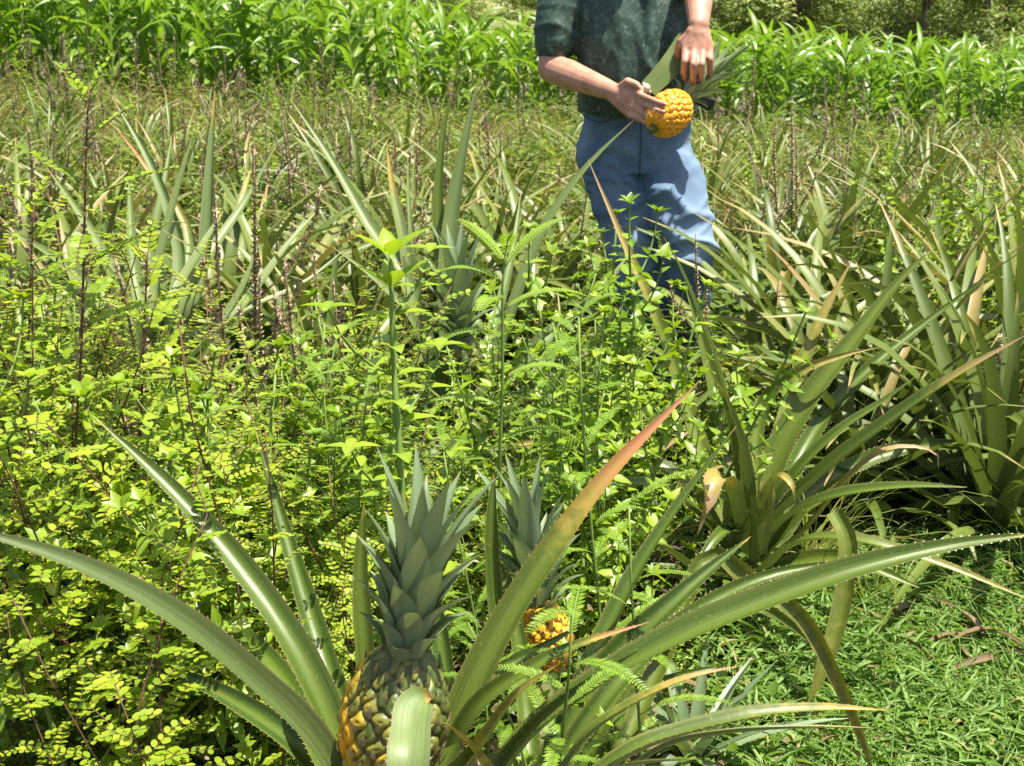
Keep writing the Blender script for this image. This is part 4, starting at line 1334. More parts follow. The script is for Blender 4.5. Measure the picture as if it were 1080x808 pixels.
def creeping_grass():
    mb = MB()
    n = 95000
    y = RNG.uniform(1.75, 3.7, n); x = RNG.uniform(.05, 1.8, n)
    g = grass_zone(x, y)
    keep = RNG.random(n) < g
    x, y = x[keep], y[keep]; n = len(x)
    c = clump(x * 1.7, y * 1.7)
    z = gz(x, y) + (.02 + .09 * c) * RNG.random(n) ** .6
    L = RNG.uniform(.018, .058, n)
    add_leaves(mb, np.stack([x, y, z], -1), rand_dirs(n, -.1, .75), np.stack([RNG.normal(0, .5, n), RNG.normal(0, .5, n), np.ones(n)], -1), L, L * RNG.uniform(.10, .22, n), dry=np.where(RNG.random(n) < .06, .5, 0), tm=T_LANCE)
    # thin straggling runners
    for _ in range(420):
        px, py = random.uniform(.3, 1.6), random.uniform(1.9, 3.4)
        if grass_zone(np.array(px), np.array(py)) < .5: continue
        pts = arc_pts((px, py, gzf(px, py) + .03), random.uniform(0, 6.28), random.uniform(.2, .9), random.uniform(-.3, .4), random.uniform(.12, .3), 6)
        add_tube(mb, pts, [.0012] * 6, 3, random.random())
    tag(mb.build('creeping_grass', M['cover']), kind='stuff')
    mb = MB()
    n = 2600
    y = RNG.uniform(1.6, 5.0, n); x = RNG.uniform(-.44, .46, n) * (y + .3)
    add_leaves(mb, np.stack([x, y, gz(x, y) + RNG.uniform(.004, .05, n)], -1), rand_dirs(n, -.15, .35), np.stack([RNG.normal(0, .5, n), RNG.normal(0, .5, n), np.ones(n)], -1),
               RNG.uniform(.03, .12, n), RNG.uniform(.006, .02, n), tm=T_BLADE)
    tag(mb.build('leaf_litter', M['litter']), kind='stuff')


creeping_grass()

# ------------------------------------------------------------------ corn
def corn_plant():
    st, lf = MB(), MB()
    main = bend(1.0, random.uniform(0, .06), random.uniform(0, 6), wob=.01)
    add_tube(st, main, [.016 - .009 * i / 7 for i in range(8)], 6)
    az0 = random.uniform(0, 3.14)
    n = 13
    for i in range(n):
        t = .10 + .88 * i / (n - 1)
        p, T = along(main, t)
        az = az0 + math.pi * (i % 2) + random.uniform(-.5, .5)
        L = random.uniform(.42, .68) * (1 - .35 * max(0, t - .6) / .4) * (.7 + .5 * min(1, t * 2))
        pts = arc_pts(p, az, random.uniform(1.05, 1.35), random.uniform(-1.15, -.2) + .7 * max(0, t - .75) / .25, L, 9, 1.3, random.uniform(-.3, .3))
        W = random.uniform(.06, .088)
        wd = [W * max(.03, (.6 + 1.6 * s if s < .25 else 1) * (1 - s ** 2.3)) for s in [k / 8 for k in range(9)]]
        add_ribbon(lf, pts, refs_for(pts, (main[3].x, main[3].y), .7), wd, random.random(), None, 5, .18, 0, random.uniform(-.3, .3), random.uniform(-.9, .9))
    o = st.build('corn_plant', M['stem_green'])
    lf.build('foliage', M['corn'], o)
    return o


pc = Proto([corn_plant() for _ in range(7)])
k = 0
for r in range(6):
    Y = 12.9 + r * .75
    n = int((.86 * Y + .6) / (.20 if r < 3 else .30))
    for i in range(n):
        x = -.43 * Y - .3 + (.86 * Y + .6) * (i + rng.uniform(.2, .8)) / n
        yy = Y + rng.uniform(-.2, .2) + .05 * x
        sc = rng.uniform(.74, 1.02) * (1 - .02 * r) + .26 * max(0, min(1, (-x - .3) / 2.5))
        o = pc.put(k * 3 + k // 7, (x, yy, gzf(x, yy) - .02), rng.uniform(0, 6.28), sc, (rng.uniform(-.06, .06), rng.uniform(-.06, .06)))
        k += 1
        px = pix((x, yy, .8))[0]
        w_ = across(px)
        tag(o, 'corn plant %s, %s of the corn field' % (w_, 'front rows' if r < 2 else 'middle rows' if r < 4 else 'back rows'), 'corn plant',
            'corn plants, %s rows %d' % (w_, min(r // 2, 2)))

# ------------------------------------------------------------------ trees and bushes beyond the corn
def tree(h, wd, seed, n=9000, name='broadleaf_tree'):
    r = np.random.default_rng(seed)
    tr, cw = MB(), MB()
    main = bend(h * .75, .3, seed, wob=.08)
    add_tube(tr, main, [.13 * (1 - .75 * i / 7) for i in range(8)], 8)
    cl = []
    for kx in range(60):
        th = r.random() * 6.28; zz = r.uniform(0, 1) ** 1.25 + .03
        rr = wd * math.sqrt(max(.1, 1 - (1.5 * zz - .45) ** 2 * .8)) * r.uniform(.45, 1.0)
        c = np.array([math.cos(th) * rr, math.sin(th) * rr, zz * h])
        cl.append((c, r.uniform(.35, .75) * wd * .42, r.random()))
        if kx % 3 == 0:
            p, T = along(main, min(.98, max(.08, zz * .9)))
            e = Vector(c)
            add_tube(tr, [p, p.lerp(e, .5) + Vector((0, 0, .1)), e], [.045, .03, .012], 5)
    per = n // len(cl)
    for c, rad, v in cl:
        d = unit(r.normal(size=(per, 3)))
        p = c + d * rad * r.uniform(.35, 1, (per, 1)) ** .5 * np.array([1, 1, .75])
        p[:, 2] = np.maximum(p[:, 2], .05)
        L = r.uniform(.07, .15, per)
        add_leaves(cw, p, rand_dirs(per, -.6, .3), d + np.array([0, 0, .9]), L, L * .5, rnd=np.clip(v * .55 + r.random(per) * .5, 0, 1), tm=T_OVATE)
    o = tr.build(name, M['bark'])
    cw.build('crown', M['tree'], o)
    return o


ptree = Proto([tree(4.2, 1.9, 1), tree(5.0, 2.3, 2), tree(3.4, 1.8, 3), tree(4.6, 2.1, 4)])
tspots = [(5.0, 23, 1.0), (6.8, 24, 1.1), (8.6, 24, 1.0), (3.6, 24, 1.0), (10.2, 24, 1.2), (5.6, 27, 1.4), (8.0, 28, 1.4), (11.5, 28, 1.3), (2.4, 28, 1.1), (7.0, 20.5, .7), (4.2, 20.3, .65), (9.2, 20.6, .7),
          (-.8, 27, .55), (-2.6, 36, .7), (.8, 31, .6), (12.5, 21, 1.0), (2.6, 22, .7), (6.1, 20.2, .6), (8.2, 20.4, .6), (3.2, 20.6, .5), (13.5, 26, 1.2), (15, 31, 1.4), (1.5, 39, 1.2), (-3.5, 42, 1.3), (-9, 40, 1.4)]
TL = ['first in the tree line right of the man', 'left of the palest tree']
for i, (x, y, sc) in enumerate(tspots):
    o = ptree.put(i, (x, y, gzf(x, y) - .05), i * 1.9, sc)
    px = pix((x, y, .8))[0]
    side = 'left of the man' if px < 600 else 'behind the man' if px < 790 else 'right of the man' if px < 950 else 'at the right end'
    rowt = 'low front bush' if sc < .72 and y < 21 else 'nearer bushy tree' if y < 25 else 'farther hazy tree'
    tag(o, '%s beyond the corn, %s' % (rowt, side), 'tree', 'trees beyond the corn, %s, %s' % (rowt, side))

# ------------------------------------------------------------------ the man
def capsule(mb, p0, p1, r0, r1, sides=14, flat=None):
    p0, p1 = Vector(p0), Vector(p1)
    T = (p1 - p0); Ln = T.length; T.normalize()
    X = T.orthogonal().normalized(); Bv = T.cross(X)
    ring = []
    for i in range(5):
        a = -math.pi / 2 + (math.pi / 2) * (i + .35) / 5
        ring.append((math.sin(a) * r0, math.cos(a) * r0))
    ring.append((0, r0))
    for i in range(1, 5): ring.append((Ln * i / 5, r0 + (r1 - r0) * i / 5))
    ring.append((Ln, r1))
    for i in range(5):
        a = (math.pi / 2) * (i + .65) / 5
        ring.append((Ln + math.sin(a) * r1, math.cos(a) * r1))
    V = []
    for t, r in ring:
        for k_ in range(sides):
            a = 2 * math.pi * k_ / sides
            V.append(p0 + T * t + (X * math.cos(a) + Bv * math.sin(a)) * r)
    n = len(ring)
    idx = np.arange(n * sides).reshape(n, sides); nx = np.roll(idx, -1, 1)
    q = np.stack([idx[:-1], nx[:-1], nx[1:], idx[1:]], -1).reshape(-1, 4)
    c = len(V)
    V += [p0 - T * r0, p1 + T * r1]
    t = [(c, nx[0, j], idx[0, j]) for j in range(sides)] + [(c + 1, idx[-1, j], nx[-1, j]) for j in range(sides)]
    mb.add(np.array([list(v) for v in V]), np.zeros((len(V), 4)), q, t)


def loft(mb, rings, sides=28, power=2.3):
    """rings (x, y, z, rx, ry): superelliptic horizontal sections, closed ends"""
    V = []
    for x, y, z, rx, ry in rings:
        for k_ in range(sides):
            a = 2 * math.pi * k_ / sides
            c, s_ = math.cos(a), math.sin(a)
            V.append((x + rx * math.copysign(abs(c) ** (2 / power), c), y + ry * math.copysign(abs(s_) ** (2 / power), s_), z))
    n = len(rings)
    idx = np.arange(n * sides).reshape(n, sides); nx = np.roll(idx, -1, 1)
    q = np.stack([idx[:-1], nx[:-1], nx[1:], idx[1:]], -1).reshape(-1, 4)
    c = len(V)
    V += [rings[0][:3], rings[-1][:3]]
    t = [(c, nx[0, j], idx[0, j]) for j in range(sides)] + [(c + 1, idx[-1, j], nx[-1, j]) for j in range(sides)]
    mb.add(np.array(V), np.zeros((len(V), 4)), q, t)


def bake(o, voxel, smooth=6, folds=()):
    """one continuous skin out of overlapping closed pieces, then cloth folds"""
    md = o.modifiers.new('r', 'REMESH'); md.mode = 'VOXEL'; md.voxel_size = voxel; md.use_smooth_shade = True
    if smooth:
        ms = o.modifiers.new('s', 'SMOOTH'); ms.iterations = smooth; ms.factor = .5
    bpy.context.view_layer.update()
    dg = bpy.context.evaluated_depsgraph_get()
    me = bpy.data.meshes.new_from_object(o.evaluated_get(dg))
    o.modifiers.clear()
    old = o.data
    mats = [m for m in old.materials]
    o.data = me
    bpy.data.meshes.remove(old)
    me.materials.clear()
    for m in mats: me.materials.append(m)
    n = len(me.vertices)
    co = np.zeros(n * 3, np.float32); me.vertices.foreach_get('co', co); co = co.reshape(-1, 3)
    nr = np.zeros(n * 3, np.float32); me.vertices.foreach_get('normal', nr); nr = nr.reshape(-1, 3)
    if folds:
        disp = np.zeros(n)
        for f in folds: disp += f(co)
        co = co + nr * disp[:, None]
        me.vertices.foreach_set('co', co.ravel().astype(np.float32))
    me.polygons.foreach_set('use_smooth', np.ones(len(me.polygons), bool))
    me.update()


BY = 4.3
sh_r, el_r, wr_r = Vector((.165, 4.31, 1.43)), P(582, 72, 4.24), P(640, 94, 4.02)
sh_l, el_l, wr_l = Vector((.575, 4.33, 1.43)), P(737, -22, 4.13), P(737, 26, 3.955)
hip_r, kn_r, an_r = Vector((.305, 4.30, .90)), P(671, 275, 4.24), P(686, 424, 4.32)
hip_l, kn_l, an_l = Vector((.475, 4.30, .90)), P(729, 260, 4.13), P(716, 424, 4.42)
an_r.z = .10; an_l.z = .10

body = MB()
loft(body, [(.39, 4.3, .86, .15, .10), (.39, 4.3, 1.0, .155, .105), (.385, 4.3, 1.15, .15, .105), (.375, 4.3, 1.3, .17, .11), (.37, 4.31, 1.42, .17, .095), (.37, 4.31, 1.48, .09, .07)])
capsule(body, (.37, 4.31, 1.46), (.372, 4.27, 1.58), .062, .056)
# head, bowed a little towards the hands
hd = Vector((.375, 4.225, 1.66))
loft(body, [(hd.x, hd.y - .025, hd.z - .125, .028, .03), (hd.x, hd.y - .018, hd.z - .10, .05, .062), (hd.x, hd.y - .005, hd.z - .05, .066, .088), (hd.x, hd.y, hd.z, .074, .097), (hd.x, hd.y + .004, hd.z + .05, .073, .096), (hd.x, hd.y + .008, hd.z + .09, .058, .08), (hd.x, hd.y + .01, hd.z + .112, .025, .04)], power=2.1)
capsule(body, (hd.x, hd.y - .092, hd.z + .012), (hd.x, hd.y - .112, hd.z - .03), .011, .016)
for s in (-1, 1):
    capsule(body, (hd.x + s * .074, hd.y + .01, hd.z + .02), (hd.x + s * .078, hd.y + .008, hd.z - .025), .014, .010)
capsule(body, (hd.x - .022, hd.y - .088, hd.z - .062), (hd.x + .022, hd.y - .088, hd.z - .062), .008, .008)
capsule(body, sh_r, el_r, .056, .045); capsule(body, sh_l, el_l, .056, .045)


def forearm(el, wr, hand):
    m = el.lerp(wr, .3)
    capsule(body, el, m, .043, .046)
    capsule(body, m, wr, .046, .030)
    capsule(body, wr, wr.lerp(hand, .4), .029, .024)


# right hand (left in the picture): back of the hand up, thumb on the knife handle, fingers on the fruit
kr = [P(671, 98, 3.94), P(673, 106, 3.925), P(670, 114, 3.925), P(665, 121, 3.935)]
forearm(el_r, wr_r, kr[1])
for a, b in zip(kr[:-1], kr[1:]):
    capsule(body, wr_r.lerp(a, .2), a, .021, .0125); capsule(body, wr_r.lerp(b, .2), b, .021, .0125)
    capsule(body, wr_r.lerp(a, .6), a.lerp(b, .5), .022, .012)
for (a, b, c), k_ in zip(((P(682, 103, 3.867), P(692, 107, 3.832), P(701, 110, 3.810)), (P(684, 112, 3.857), P(693, 116, 3.822), P(700, 118, 3.807)), (P(680, 120, 3.867), P(688, 124, 3.834), P(694, 126, 3.822)), (P(675, 126, 3.882), P(682, 129, 3.857), P(688, 131, 3.847))), kr):
    capsule(body, k_, a, .0108, .0094, 10); capsule(body, a, b, .0094, .0086, 10); capsule(body, b, c, .0086, .0068, 10)
th = P(652, 88, 3.98)
capsule(body, wr_r.lerp(kr[0], .35), P(662, 86, 3.95), .014, .0115, 10); capsule(body, P(662, 86, 3.95), P(671, 89, 3.93), .0125, .0105, 10); capsule(body, P(671, 89, 3.93), P(677, 95, 3.92), .0105, .008, 10)
# left hand: hanging, fingers down around the crown
kl = [P(723, 49, 3.935), P(732, 52, 3.923), P(741, 52, 3.925), P(748, 49, 3.940)]
forearm(el_l, wr_l, kl[1])
for a, b in zip(kl[:-1], kl[1:]):
    capsule(body, wr_l.lerp(a, .12), a, .024, .0145); capsule(body, wr_l.lerp(b, .12), b, .024, .0145)
    capsule(body, wr_l.lerp(a, .4), a.lerp(b, .5), .024, .014)
for (a, b, c), k_ in zip(((P(722, 65, 3.905), P(721, 76, 3.915), P(723, 84, 3.935)), (P(731, 68, 3.885), P(731, 81, 3.900), P(732, 91, 3.925)), (P(740, 68, 3.890), P(740, 80, 3.905), P(740, 89, 3.927)), (P(749, 63, 3.915), P(749, 73, 3.925), P(748, 81, 3.945))), kl):
    capsule(body, k_, a, .0124, .0108, 10); capsule(body, a, b, .0108, .0098, 10); capsule(body, b, c, .0098, .0076, 10)
capsule(body, wr_l.lerp(kl[0], .3), P(718, 44, 3.955), .018, .0125, 10); capsule(body, wr_l, kl[1].lerp(kl[2], .5) + Vector((0, .012, 0)), .029, .019)
capsule(body, P(718, 44, 3.955), P(714, 55, 3.965), .0125, .0105, 10); capsule(body, P(714, 55, 3.965), P(715, 63, 3.985), .0105, .008, 10)
# legs and feet inside the clothes
for hp, kn, an in ((hip_r, kn_r, an_r), (hip_l, kn_l, an_l)):
    capsule(body, hp, kn, .075, .052); capsule(body, kn, an, .052, .036)
    capsule(body, an + Vector((0, .01, -.03)), an + Vector((.0, -.13, -.06)), .036, .028)

skin, t_, N_, L_ = new_mat('skin')
b_ = N_['Principled BSDF']
tc_ = N_.new('ShaderNodeTexCoord'); n_ = N_.new('ShaderNodeTexNoise'); n_.inputs['Scale'].default_value = 28; n_.inputs['Detail'].default_value = 4
L_.new(tc_.outputs['Object'], n_.inputs['Vector'])
L_.new(ramp(N_, L_, n_.outputs[0], [(.3, (.40, .185, .115)), (.7, (.52, .28, .185))]), b_.inputs['Base Color'])
b_.inputs['Roughness'].default_value = .5
b_.inputs['Subsurface Weight'].default_value = .08; b_.inputs['Subsurface Radius'].default_value = (.02, .006, .003)
person = body.build('person', skin)
bake(person, .0036, 4)
tag(person, 'man in dark green speckled shirt and blue jeans cutting a pineapple', 'person')


def fold(dir_, freq, amp, cx=None, rad=None, ph=0):
    dir_ = np.array(dir_, float)

    def f(co):
        s_ = co @ dir_ * freq + ph + 1.1 * np.sin(co[:, 2] * 13 + co[:, 0] * 9) + .6 * np.sin(co[:, 0] * 27 - co[:, 2] * 19)
        w_ = 1.0
        if cx is not None:
            w_ = np.exp(-(((co - np.array(cx)) / rad) ** 2).sum(1))
        ridge = np.exp(-(np.sin(s_ * .8) / .45) ** 2)
        return amp * (ridge - .35) * w_ * (.65 + .35 * np.sin(co[:, 0] * 15 + ph * 3) * np.sin(co[:, 2] * 11))
    return f


# jeans
jb = MB()
loft(jb, [(.394, 4.30, .82, .165, .122), (.396, 4.30, .90, .178, .132), (.397, 4.30, .98, .172, .126), (.397, 4.30, 1.035, .166, .12)], 32, 2.4)


def leg(hp, kn, an, r):
    capsule(jb, hp + Vector((0, 0, -.02)), hp.lerp(kn, .5), r[0], r[1], 18)
    capsule(jb, hp.lerp(kn, .5), kn, r[1], r[2], 18)
    capsule(jb, kn, kn.lerp(an, .5), r[2], r[3], 18)
    capsule(jb, kn.lerp(an, .5), an + Vector((0, 0, .0)), r[3], r[4], 18)


leg(hip_r, kn_r, an_r, (.104, .099, .084, .079, .076))
leg(hip_l, kn_l, an_l, (.106, .101, .084, .078, .074))
jm, t_, N_, L_ = new_mat('blue_denim')
b_ = N_['Principled BSDF']
tc_ = N_.new('ShaderNodeTexCoord')
n1 = N_.new('ShaderNodeTexNoise'); n1.inputs['Scale'].default_value = 7; n1.inputs['Detail'].default_value = 5
n2 = N_.new('ShaderNodeTexNoise'); n2.inputs['Scale'].default_value = 420; n2.inputs['Detail'].default_value = 2
L_.new(tc_.outputs['Object'], n1.inputs['Vector']); L_.new(tc_.outputs['Object'], n2.inputs['Vector'])
c_ = ramp(N_, L_, n1.outputs[0], [(.30, (.045, .082, .14)), (.5, (.085, .14, .215)), (.66, (.17, .245, .33))])
c2 = mix_c(N_, L_, n2.outputs[0], c_, (.25, .36, .50), 'MIX')
c_ = mix_c(N_, L_, .25, c_, c2)
for ctr_, rad_ in ((kn_l + Vector((0, -.08, .06)), .20), (kn_r + Vector((0, -.08, .05)), .18), (kn_l + Vector((-.02, -.08, .27)), .16)):      # worn pale knees and thigh
    vd = N_.new('ShaderNodeVectorMath'); vd.operation = 'DISTANCE'; vd.inputs[1].default_value = ctr_
    L_.new(tc_.outputs['Object'], vd.inputs[0])
    mr = N_.new('ShaderNodeMapRange'); mr.inputs[1].default_value = rad_; mr.inputs[2].default_value = .02; mr.inputs[4].default_value = .55
    L_.new(vd.outputs['Value'], mr.inputs[0])
    c_ = mix_c(N_, L_, mr.outputs[0], c_, (.23, .31, .39))
sx_ = N_.new('ShaderNodeSeparateXYZ'); L_.new(tc_.outputs['Object'], sx_.inputs[0])                                               # fly seam
dx_ = math_n(N_, L_, 'LESS_THAN', math_n(N_, L_, 'ABSOLUTE', math_n(N_, L_, 'SUBTRACT', sx_.outputs[0], .400)), .0035)
dz_ = math_n(N_, L_, 'GREATER_THAN', sx_.outputs[2], .80)
c_ = mix_c(N_, L_, math_n(N_, L_, 'MULTIPLY', math_n(N_, L_, 'MULTIPLY', dx_, dz_), .7), c_, (.03, .05, .08))
L_.new(c_, b_.inputs['Base Color']); b_.inputs['Roughness'].default_value = .85; b_.inputs['Specular IOR Level'].default_value = .2
bp = N_.new('ShaderNodeBump'); bp.inputs['Strength'].default_value = .25; bp.inputs['Distance'].default_value = .002
L_.new(n2.outputs[0], bp.inputs['Height']); L_.new(bp.outputs[0], b_.inputs['Normal'])
jeans = jb.build('jeans', jm, person)
bake(jeans, .0065, 4, [fold((.35, .2, 1), 40, .009), fold((-.5, .1, 1), 47, .007, None, None, 2), fold((.5, .2, 1), 38, .020, (.46, 4.2, .82), .2), fold((-.5, .2, 1), 34, .020, (.33, 4.2, .8), .15), fold((.3, .3, 1), 40, .020, list(kn_l), .17, 1), fold((-.3, .3, 1), 40, .018, list(kn_r), .17, 2),
                      fold((.1, .1, 1), 30, .018, (.52, 4.2, .32), .25, 2), fold((.1, .1, 1), 30, .014, (.38, 4.2, .32), .25, 1), fold((1, .2, .25), 21, .005)])
# pocket seam and fly, stitched on the denim
sm = MB()
seam = catmull([P(614, 120, 4.18), P(625, 127, 4.166), P(640, 128, 4.158), P(650, 119, 4.155)], 12)
add_tube(sm, seam, [.0022] * 12, 5)
sm.build('pocket_seam', solid_mat('dark_denim_thread', [(.02, .035, .06), (.04, .06, .10)], 30, .9), person)

# shirt
sb = MB()
loft(sb, [(.397, 4.285, 1.005, .190, .150), (.397, 4.28, 1.06, .194, .158), (.393, 4.278, 1.14, .190, .158), (.388, 4.285, 1.24, .190, .150), (.380, 4.30, 1.34, .200, .138), (.372, 4.31, 1.42, .185, .118), (.37, 4.31, 1.47, .12, .09), (.37, 4.305, 1.50, .08, .075)], 36, 2.4)
sl_r = sh_r.lerp(el_r, .72); sl_l = sh_l.lerp(el_l, .93)
capsule(sb, sh_r + Vector((.03, 0, .0)), sh_r.lerp(el_r, .3), .078, .074, 18); capsule(sb, sh_r.lerp(el_r, .3), sl_r, .074, .070, 18)
capsule(sb, sh_l + Vector((-.03, 0, .0)), sh_l.lerp(el_l, .4), .076, .070, 18); capsule(sb, sh_l.lerp(el_l, .4), sl_l, .070, .060, 18)
# button placket and hem roll
pl = [Vector((.415 + .0 * i, 4.285 - .152 + (.012 if z > 1.3 else 0) + max(0, (z - 1.2)) * .12, z)) for i, z in enumerate((1.01, 1.08, 1.16, 1.24, 1.32, 1.40, 1.45))]
for a, b in zip(pl[:-1], pl[1:]): capsule(sb, a, b, .017, .017, 10)
stt, t_, N_, L_ = new_mat('speckled_green_shirt')
b_ = N_['Principled BSDF']
tc_ = N_.new('ShaderNodeTexCoord')
vo = N_.new('ShaderNodeTexVoronoi'); vo.feature = 'DISTANCE_TO_EDGE'; vo.inputs['Scale'].default_value = 48
n0 = N_.new('ShaderNodeTexNoise'); n0.inputs['Scale'].default_value = 14; n0.inputs['Detail'].default_value = 5
mp = N_.new('ShaderNodeVectorMath'); mp.operation = 'ADD'
L_.new(tc_.outputs['Object'], n0.inputs['Vector'])
sc_ = N_.new('ShaderNodeVectorMath'); sc_.operation = 'SCALE'; sc_.inputs['Scale'].default_value = .12
L_.new(n0.outputs['Color'], sc_.inputs[0]); L_.new(tc_.outputs['Object'], mp.inputs[0]); L_.new(sc_.outputs[0], mp.inputs[1])
L_.new(mp.outputs[0], vo.inputs['Vector'])
f_ = N_.new('ShaderNodeMapRange'); f_.inputs[1].default_value = .09; f_.inputs[2].default_value = .0; f_.inputs[4].default_value = .7
L_.new(vo.outputs['Distance'], f_.inputs[0])
n3 = N_.new('ShaderNodeTexNoise'); n3.inputs['Scale'].default_value = 60; n3.inputs['Detail'].default_value = 4
L_.new(tc_.outputs['Object'], n3.inputs['Vector'])
f3_ = N_.new('ShaderNodeMapRange'); f3_.inputs[1].default_value = .42; f3_.inputs[2].default_value = .62
L_.new(n3.outputs[0], f3_.inputs[0])
fm = math_n(N_, L_, 'MULTIPLY', f_.outputs[0], f3_.outputs[0])
base_ = ramp(N_, L_, n0.outputs[0], [(.35, (.018, .043, .028)), (.65, (.036, .075, .050))])
L_.new(mix_c(N_, L_, fm, base_, (.17, .23, .19)), b_.inputs['Base Color'])
b_.inputs['Roughness'].default_value = .6; b_.inputs['Specular IOR Level'].default_value = .35
shirt = sb.build('shirt', stt, person)
bake(shirt, .008, 4, [fold((1, .2, .35), 26, .016, (.40, 4.15, 1.15), .2), fold((1, 0, -.5), 30, .010, (.30, 4.2, 1.3), .15, 1), fold((.2, .3, 1), 45, .009, list(sl_r), .12), fold((.3, .2, 1), 40, .010, (.52, 4.2, 1.1), .14, 2), fold((1, .3, .1), 19, .004)])
# hair, eyes and shoes
hm = solid_mat('dark_hair', [(.02, .014, .01), (.05, .035, .025)], 60, .6)
hb = MB()
loft(hb, [(hd.x, hd.y + .045, hd.z - .06, .062, .06), (hd.x, hd.y + .03, hd.z + .0, .080, .078), (hd.x, hd.y + .018, hd.z + .05, .081, .092), (hd.x, hd.y + .012, hd.z + .09, .068, .09), (hd.x, hd.y + .012, hd.z + .122, .03, .045)], power=2.1)
hair = hb.build('hair', hm, person); bake(hair, .007, 3, [fold((1, .3, .2), 120, .003)])
em = solid_mat('eye_white', [(.5, .48, .45), (.6, .58, .55)], 5, .3)
for s in (-1, 1):
    eb = MB(); capsule(eb, (hd.x + s * .030, hd.y - .079, hd.z + .008), (hd.x + s * .031, hd.y - .081, hd.z + .008), .011, .010, 10)
    eb.build('eye', em, person)
shm = solid_mat('brown_boot_leather', [(.06, .04, .025), (.11, .07, .045)], 12, .6)
for an in (an_r, an_l):
    fb = MB()
    capsule(fb, an + Vector((0, .02, -.045)), an + Vector((0, -.16, -.062)), .052, .042)
    capsule(fb, an + Vector((0, .01, .06)), an + Vector((0, .01, -.03)), .056, .052)
    sho = fb.build('shoe', shm, person); bake(sho, .008, 3)

# ------------------------------------------------------------------ what he holds
fc2, ce2 = P(706, 119, 3.875), P(765, 60, 4.04)
ax2 = (ce2 - fc2).normalized()
R2, H2 = .064, .142
fmb, eyes = fruit_mb(R2, H2, 200, 180, rows=(9, 16), rip0=1.25, rip1=1.15, dome=.006)
held = fmb.build('pineapple', M['eye'])
place_axis(held, fc2 - ax2 * (H2 * .5), ax2)
tag(held, 'ripe orange pineapple with its leafy crown, held in the hands of the man', 'pineapple')
bracts_mb(eyes, H2, .010).build('bract_cover', M['bract'], held)
mb = MB(); add_tube(mb, [Vector((0, 0, .01)), Vector((0, 0, -.010)), Vector((.003, 0, -.022))], [.016, .013, .010], 10)
mb.build('stalk', M['stump'], held)
cr = crown_mb(40, .21, .030, .024, .085, seg=10, K=5, e_low=.35).build('crown', M['pine_pale'], held)
cr.location = (0, 0, H2 - .006)

# broad knife
kn = empty('knife', P(681, 96, 3.93))
tag(kn, 'broad knife, olive reflection painted on blade, pale handle gripped by the man above the pineapple', 'knife')
kb = kn.location
k0, k1 = P(683, 93, 3.935), P(728, 31, 4.0)
bm_ = solid_mat('steel_painted_olive_reflection', [(.10, .15, .035), (.15, .20, .05)], 5, .38, 0, 3, .5)  # green reflection on the steel is painted in as base colour
hmh = solid_mat('pale_handle', [(.34, .33, .27), (.48, .47, .40)], 10, .45)
ctr = catmull([k0, P(703, 72, 3.955), P(717, 53, 3.98), k1], 16)
V, q = [], []
nrm = Vector((.12, -1, .25)).normalized()
for i, p in enumerate(ctr):
    T = (ctr[min(i + 1, 15)] - ctr[max(i - 1, 0)]).normalized()
    Bv = T.cross(nrm).normalized()
    t = i / 15
    wl = .030 + .006 * math.sin(t * 3); wr = .024 + .006 * math.sin(t * 2.5)
    if t > .8: wr *= max(.1, 1 - ((t - .8) / .2) ** 2 * .9); wl *= max(.3, 1 - ((t - .8) / .2) ** 2 * .5)
    for s, th_ in ((-wl, .0018), (0, .0014), (wr, .0003)):
        V.append(p - Bv * s + nrm * th_ - kb); V.append(p - Bv * s - nrm * th_ - kb)
for i in range(15):
    o_ = i * 6
    for a, b in ((0, 2), (2, 4)):
        q.append((o_ + a, o_ + b, o_ + b + 6, o_ + a + 6))
        q.append((o_ + a + 1, o_ + a + 7, o_ + b + 7, o_ + b + 1))
    q.append((o_, o_ + 6, o_ + 7, o_ + 1)); q.append((o_ + 4, o_ + 5, o_ + 11, o_ + 10))
q.append((0, 1, 3, 2)); q.append((2, 3, 5, 4)); e_ = 90
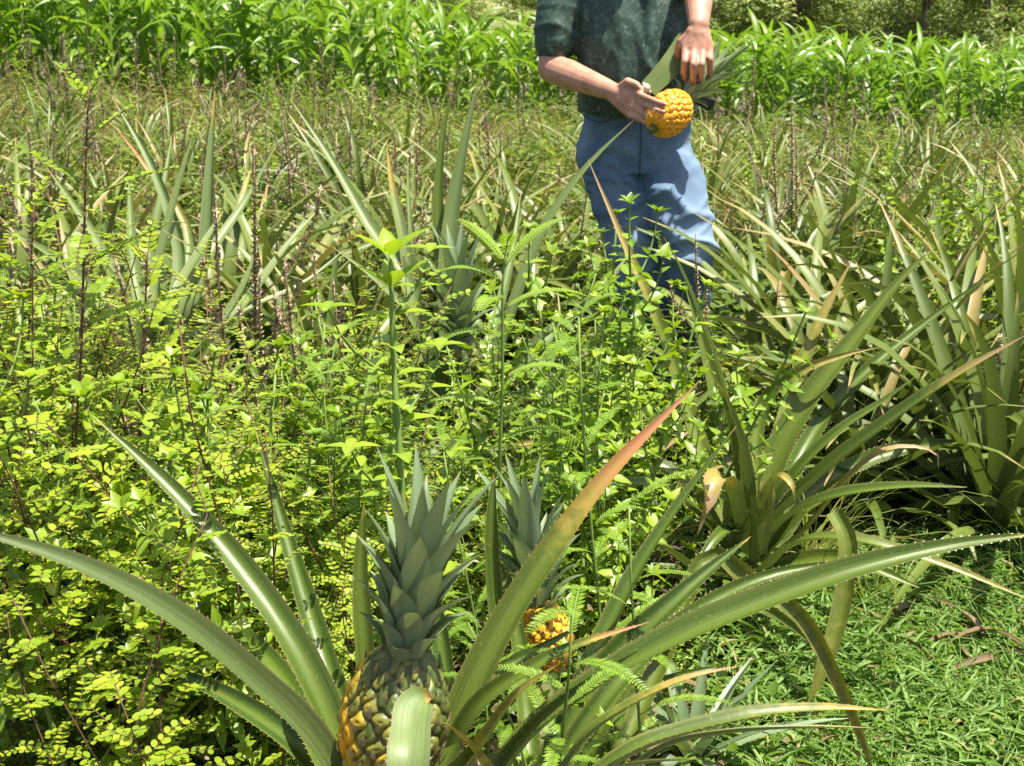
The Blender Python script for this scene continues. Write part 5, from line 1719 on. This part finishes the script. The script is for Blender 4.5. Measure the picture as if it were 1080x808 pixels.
q.append((e_, e_ + 2, e_ + 3, e_ + 1)); q.append((e_ + 2, e_ + 4, e_ + 5, e_ + 3))
mb = MB(); mb.add(np.array([list(v) for v in V]), np.zeros((len(V), 4)), q)
mb.build('blade', bm_, kn, smooth=False)
mb = MB()
capsule(mb, P(664, 106, 3.985) - kb, P(677, 98, 3.955) - kb, .012, .014); capsule(mb, P(676, 99, 3.95) - kb, P(681, 93, 3.93) - kb, .012, .014)
capsule(mb, P(679, 89, 3.93) - kb, P(685, 97, 3.93) - kb, .006, .006)
mb.build('handle', hmh, kn)

# black pouch on his belt
pk = MB()
pa, pb = P(722, 93, 4.17), P(750, 107, 4.12)
for q_ in (-.012, .012): capsule(pk, pa + Vector((0, q_, .004)), pb + Vector((0, q_, .004)), .012, .014, 12); capsule(pk, pa + Vector((-.006, q_, -.012)), pb + Vector((-.008, q_, -.014)), .012, .014, 12)
capsule(pk, pa + Vector((-.02, .02, .0)), pa + Vector((.0, .03, 0)), .016, .016, 12)
po = pk.build('belt_pouch', solid_mat('black_leather', [(.012, .012, .013), (.03, .03, .03)], 20, .5))
bake(po, .006, 3)
tag(po, 'black pouch worn on the belt at the hip of the man, under the pineapple crown', 'pouch')

# ------------------------------------------------------------------ like things side by side: say which one, counted from the left
ORD = ('first second third fourth fifth sixth seventh eighth ninth tenth eleventh twelfth thirteenth fourteenth fifteenth sixteenth seventeenth eighteenth nineteenth twentieth '
       'twenty-first twenty-second twenty-third twenty-fourth twenty-fifth twenty-sixth twenty-seventh twenty-eighth twenty-ninth thirtieth thirty-first thirty-second thirty-third thirty-fourth thirty-fifth thirty-sixth thirty-seventh thirty-eighth thirty-ninth fortieth').split()
same = {}
for o in COL.objects:
    if o.parent is None and o.get('group') and o.get('label'): same.setdefault(o['label'], []).append(o)
for lab, objs in same.items():
    if len(objs) < 2: continue
    objs.sort(key=lambda o: pix((o.location.x, o.location.y, .5))[0])
    for i, o in enumerate(objs[:40]): o['label'] = lab + ', ' + ORD[i] + ' from left'
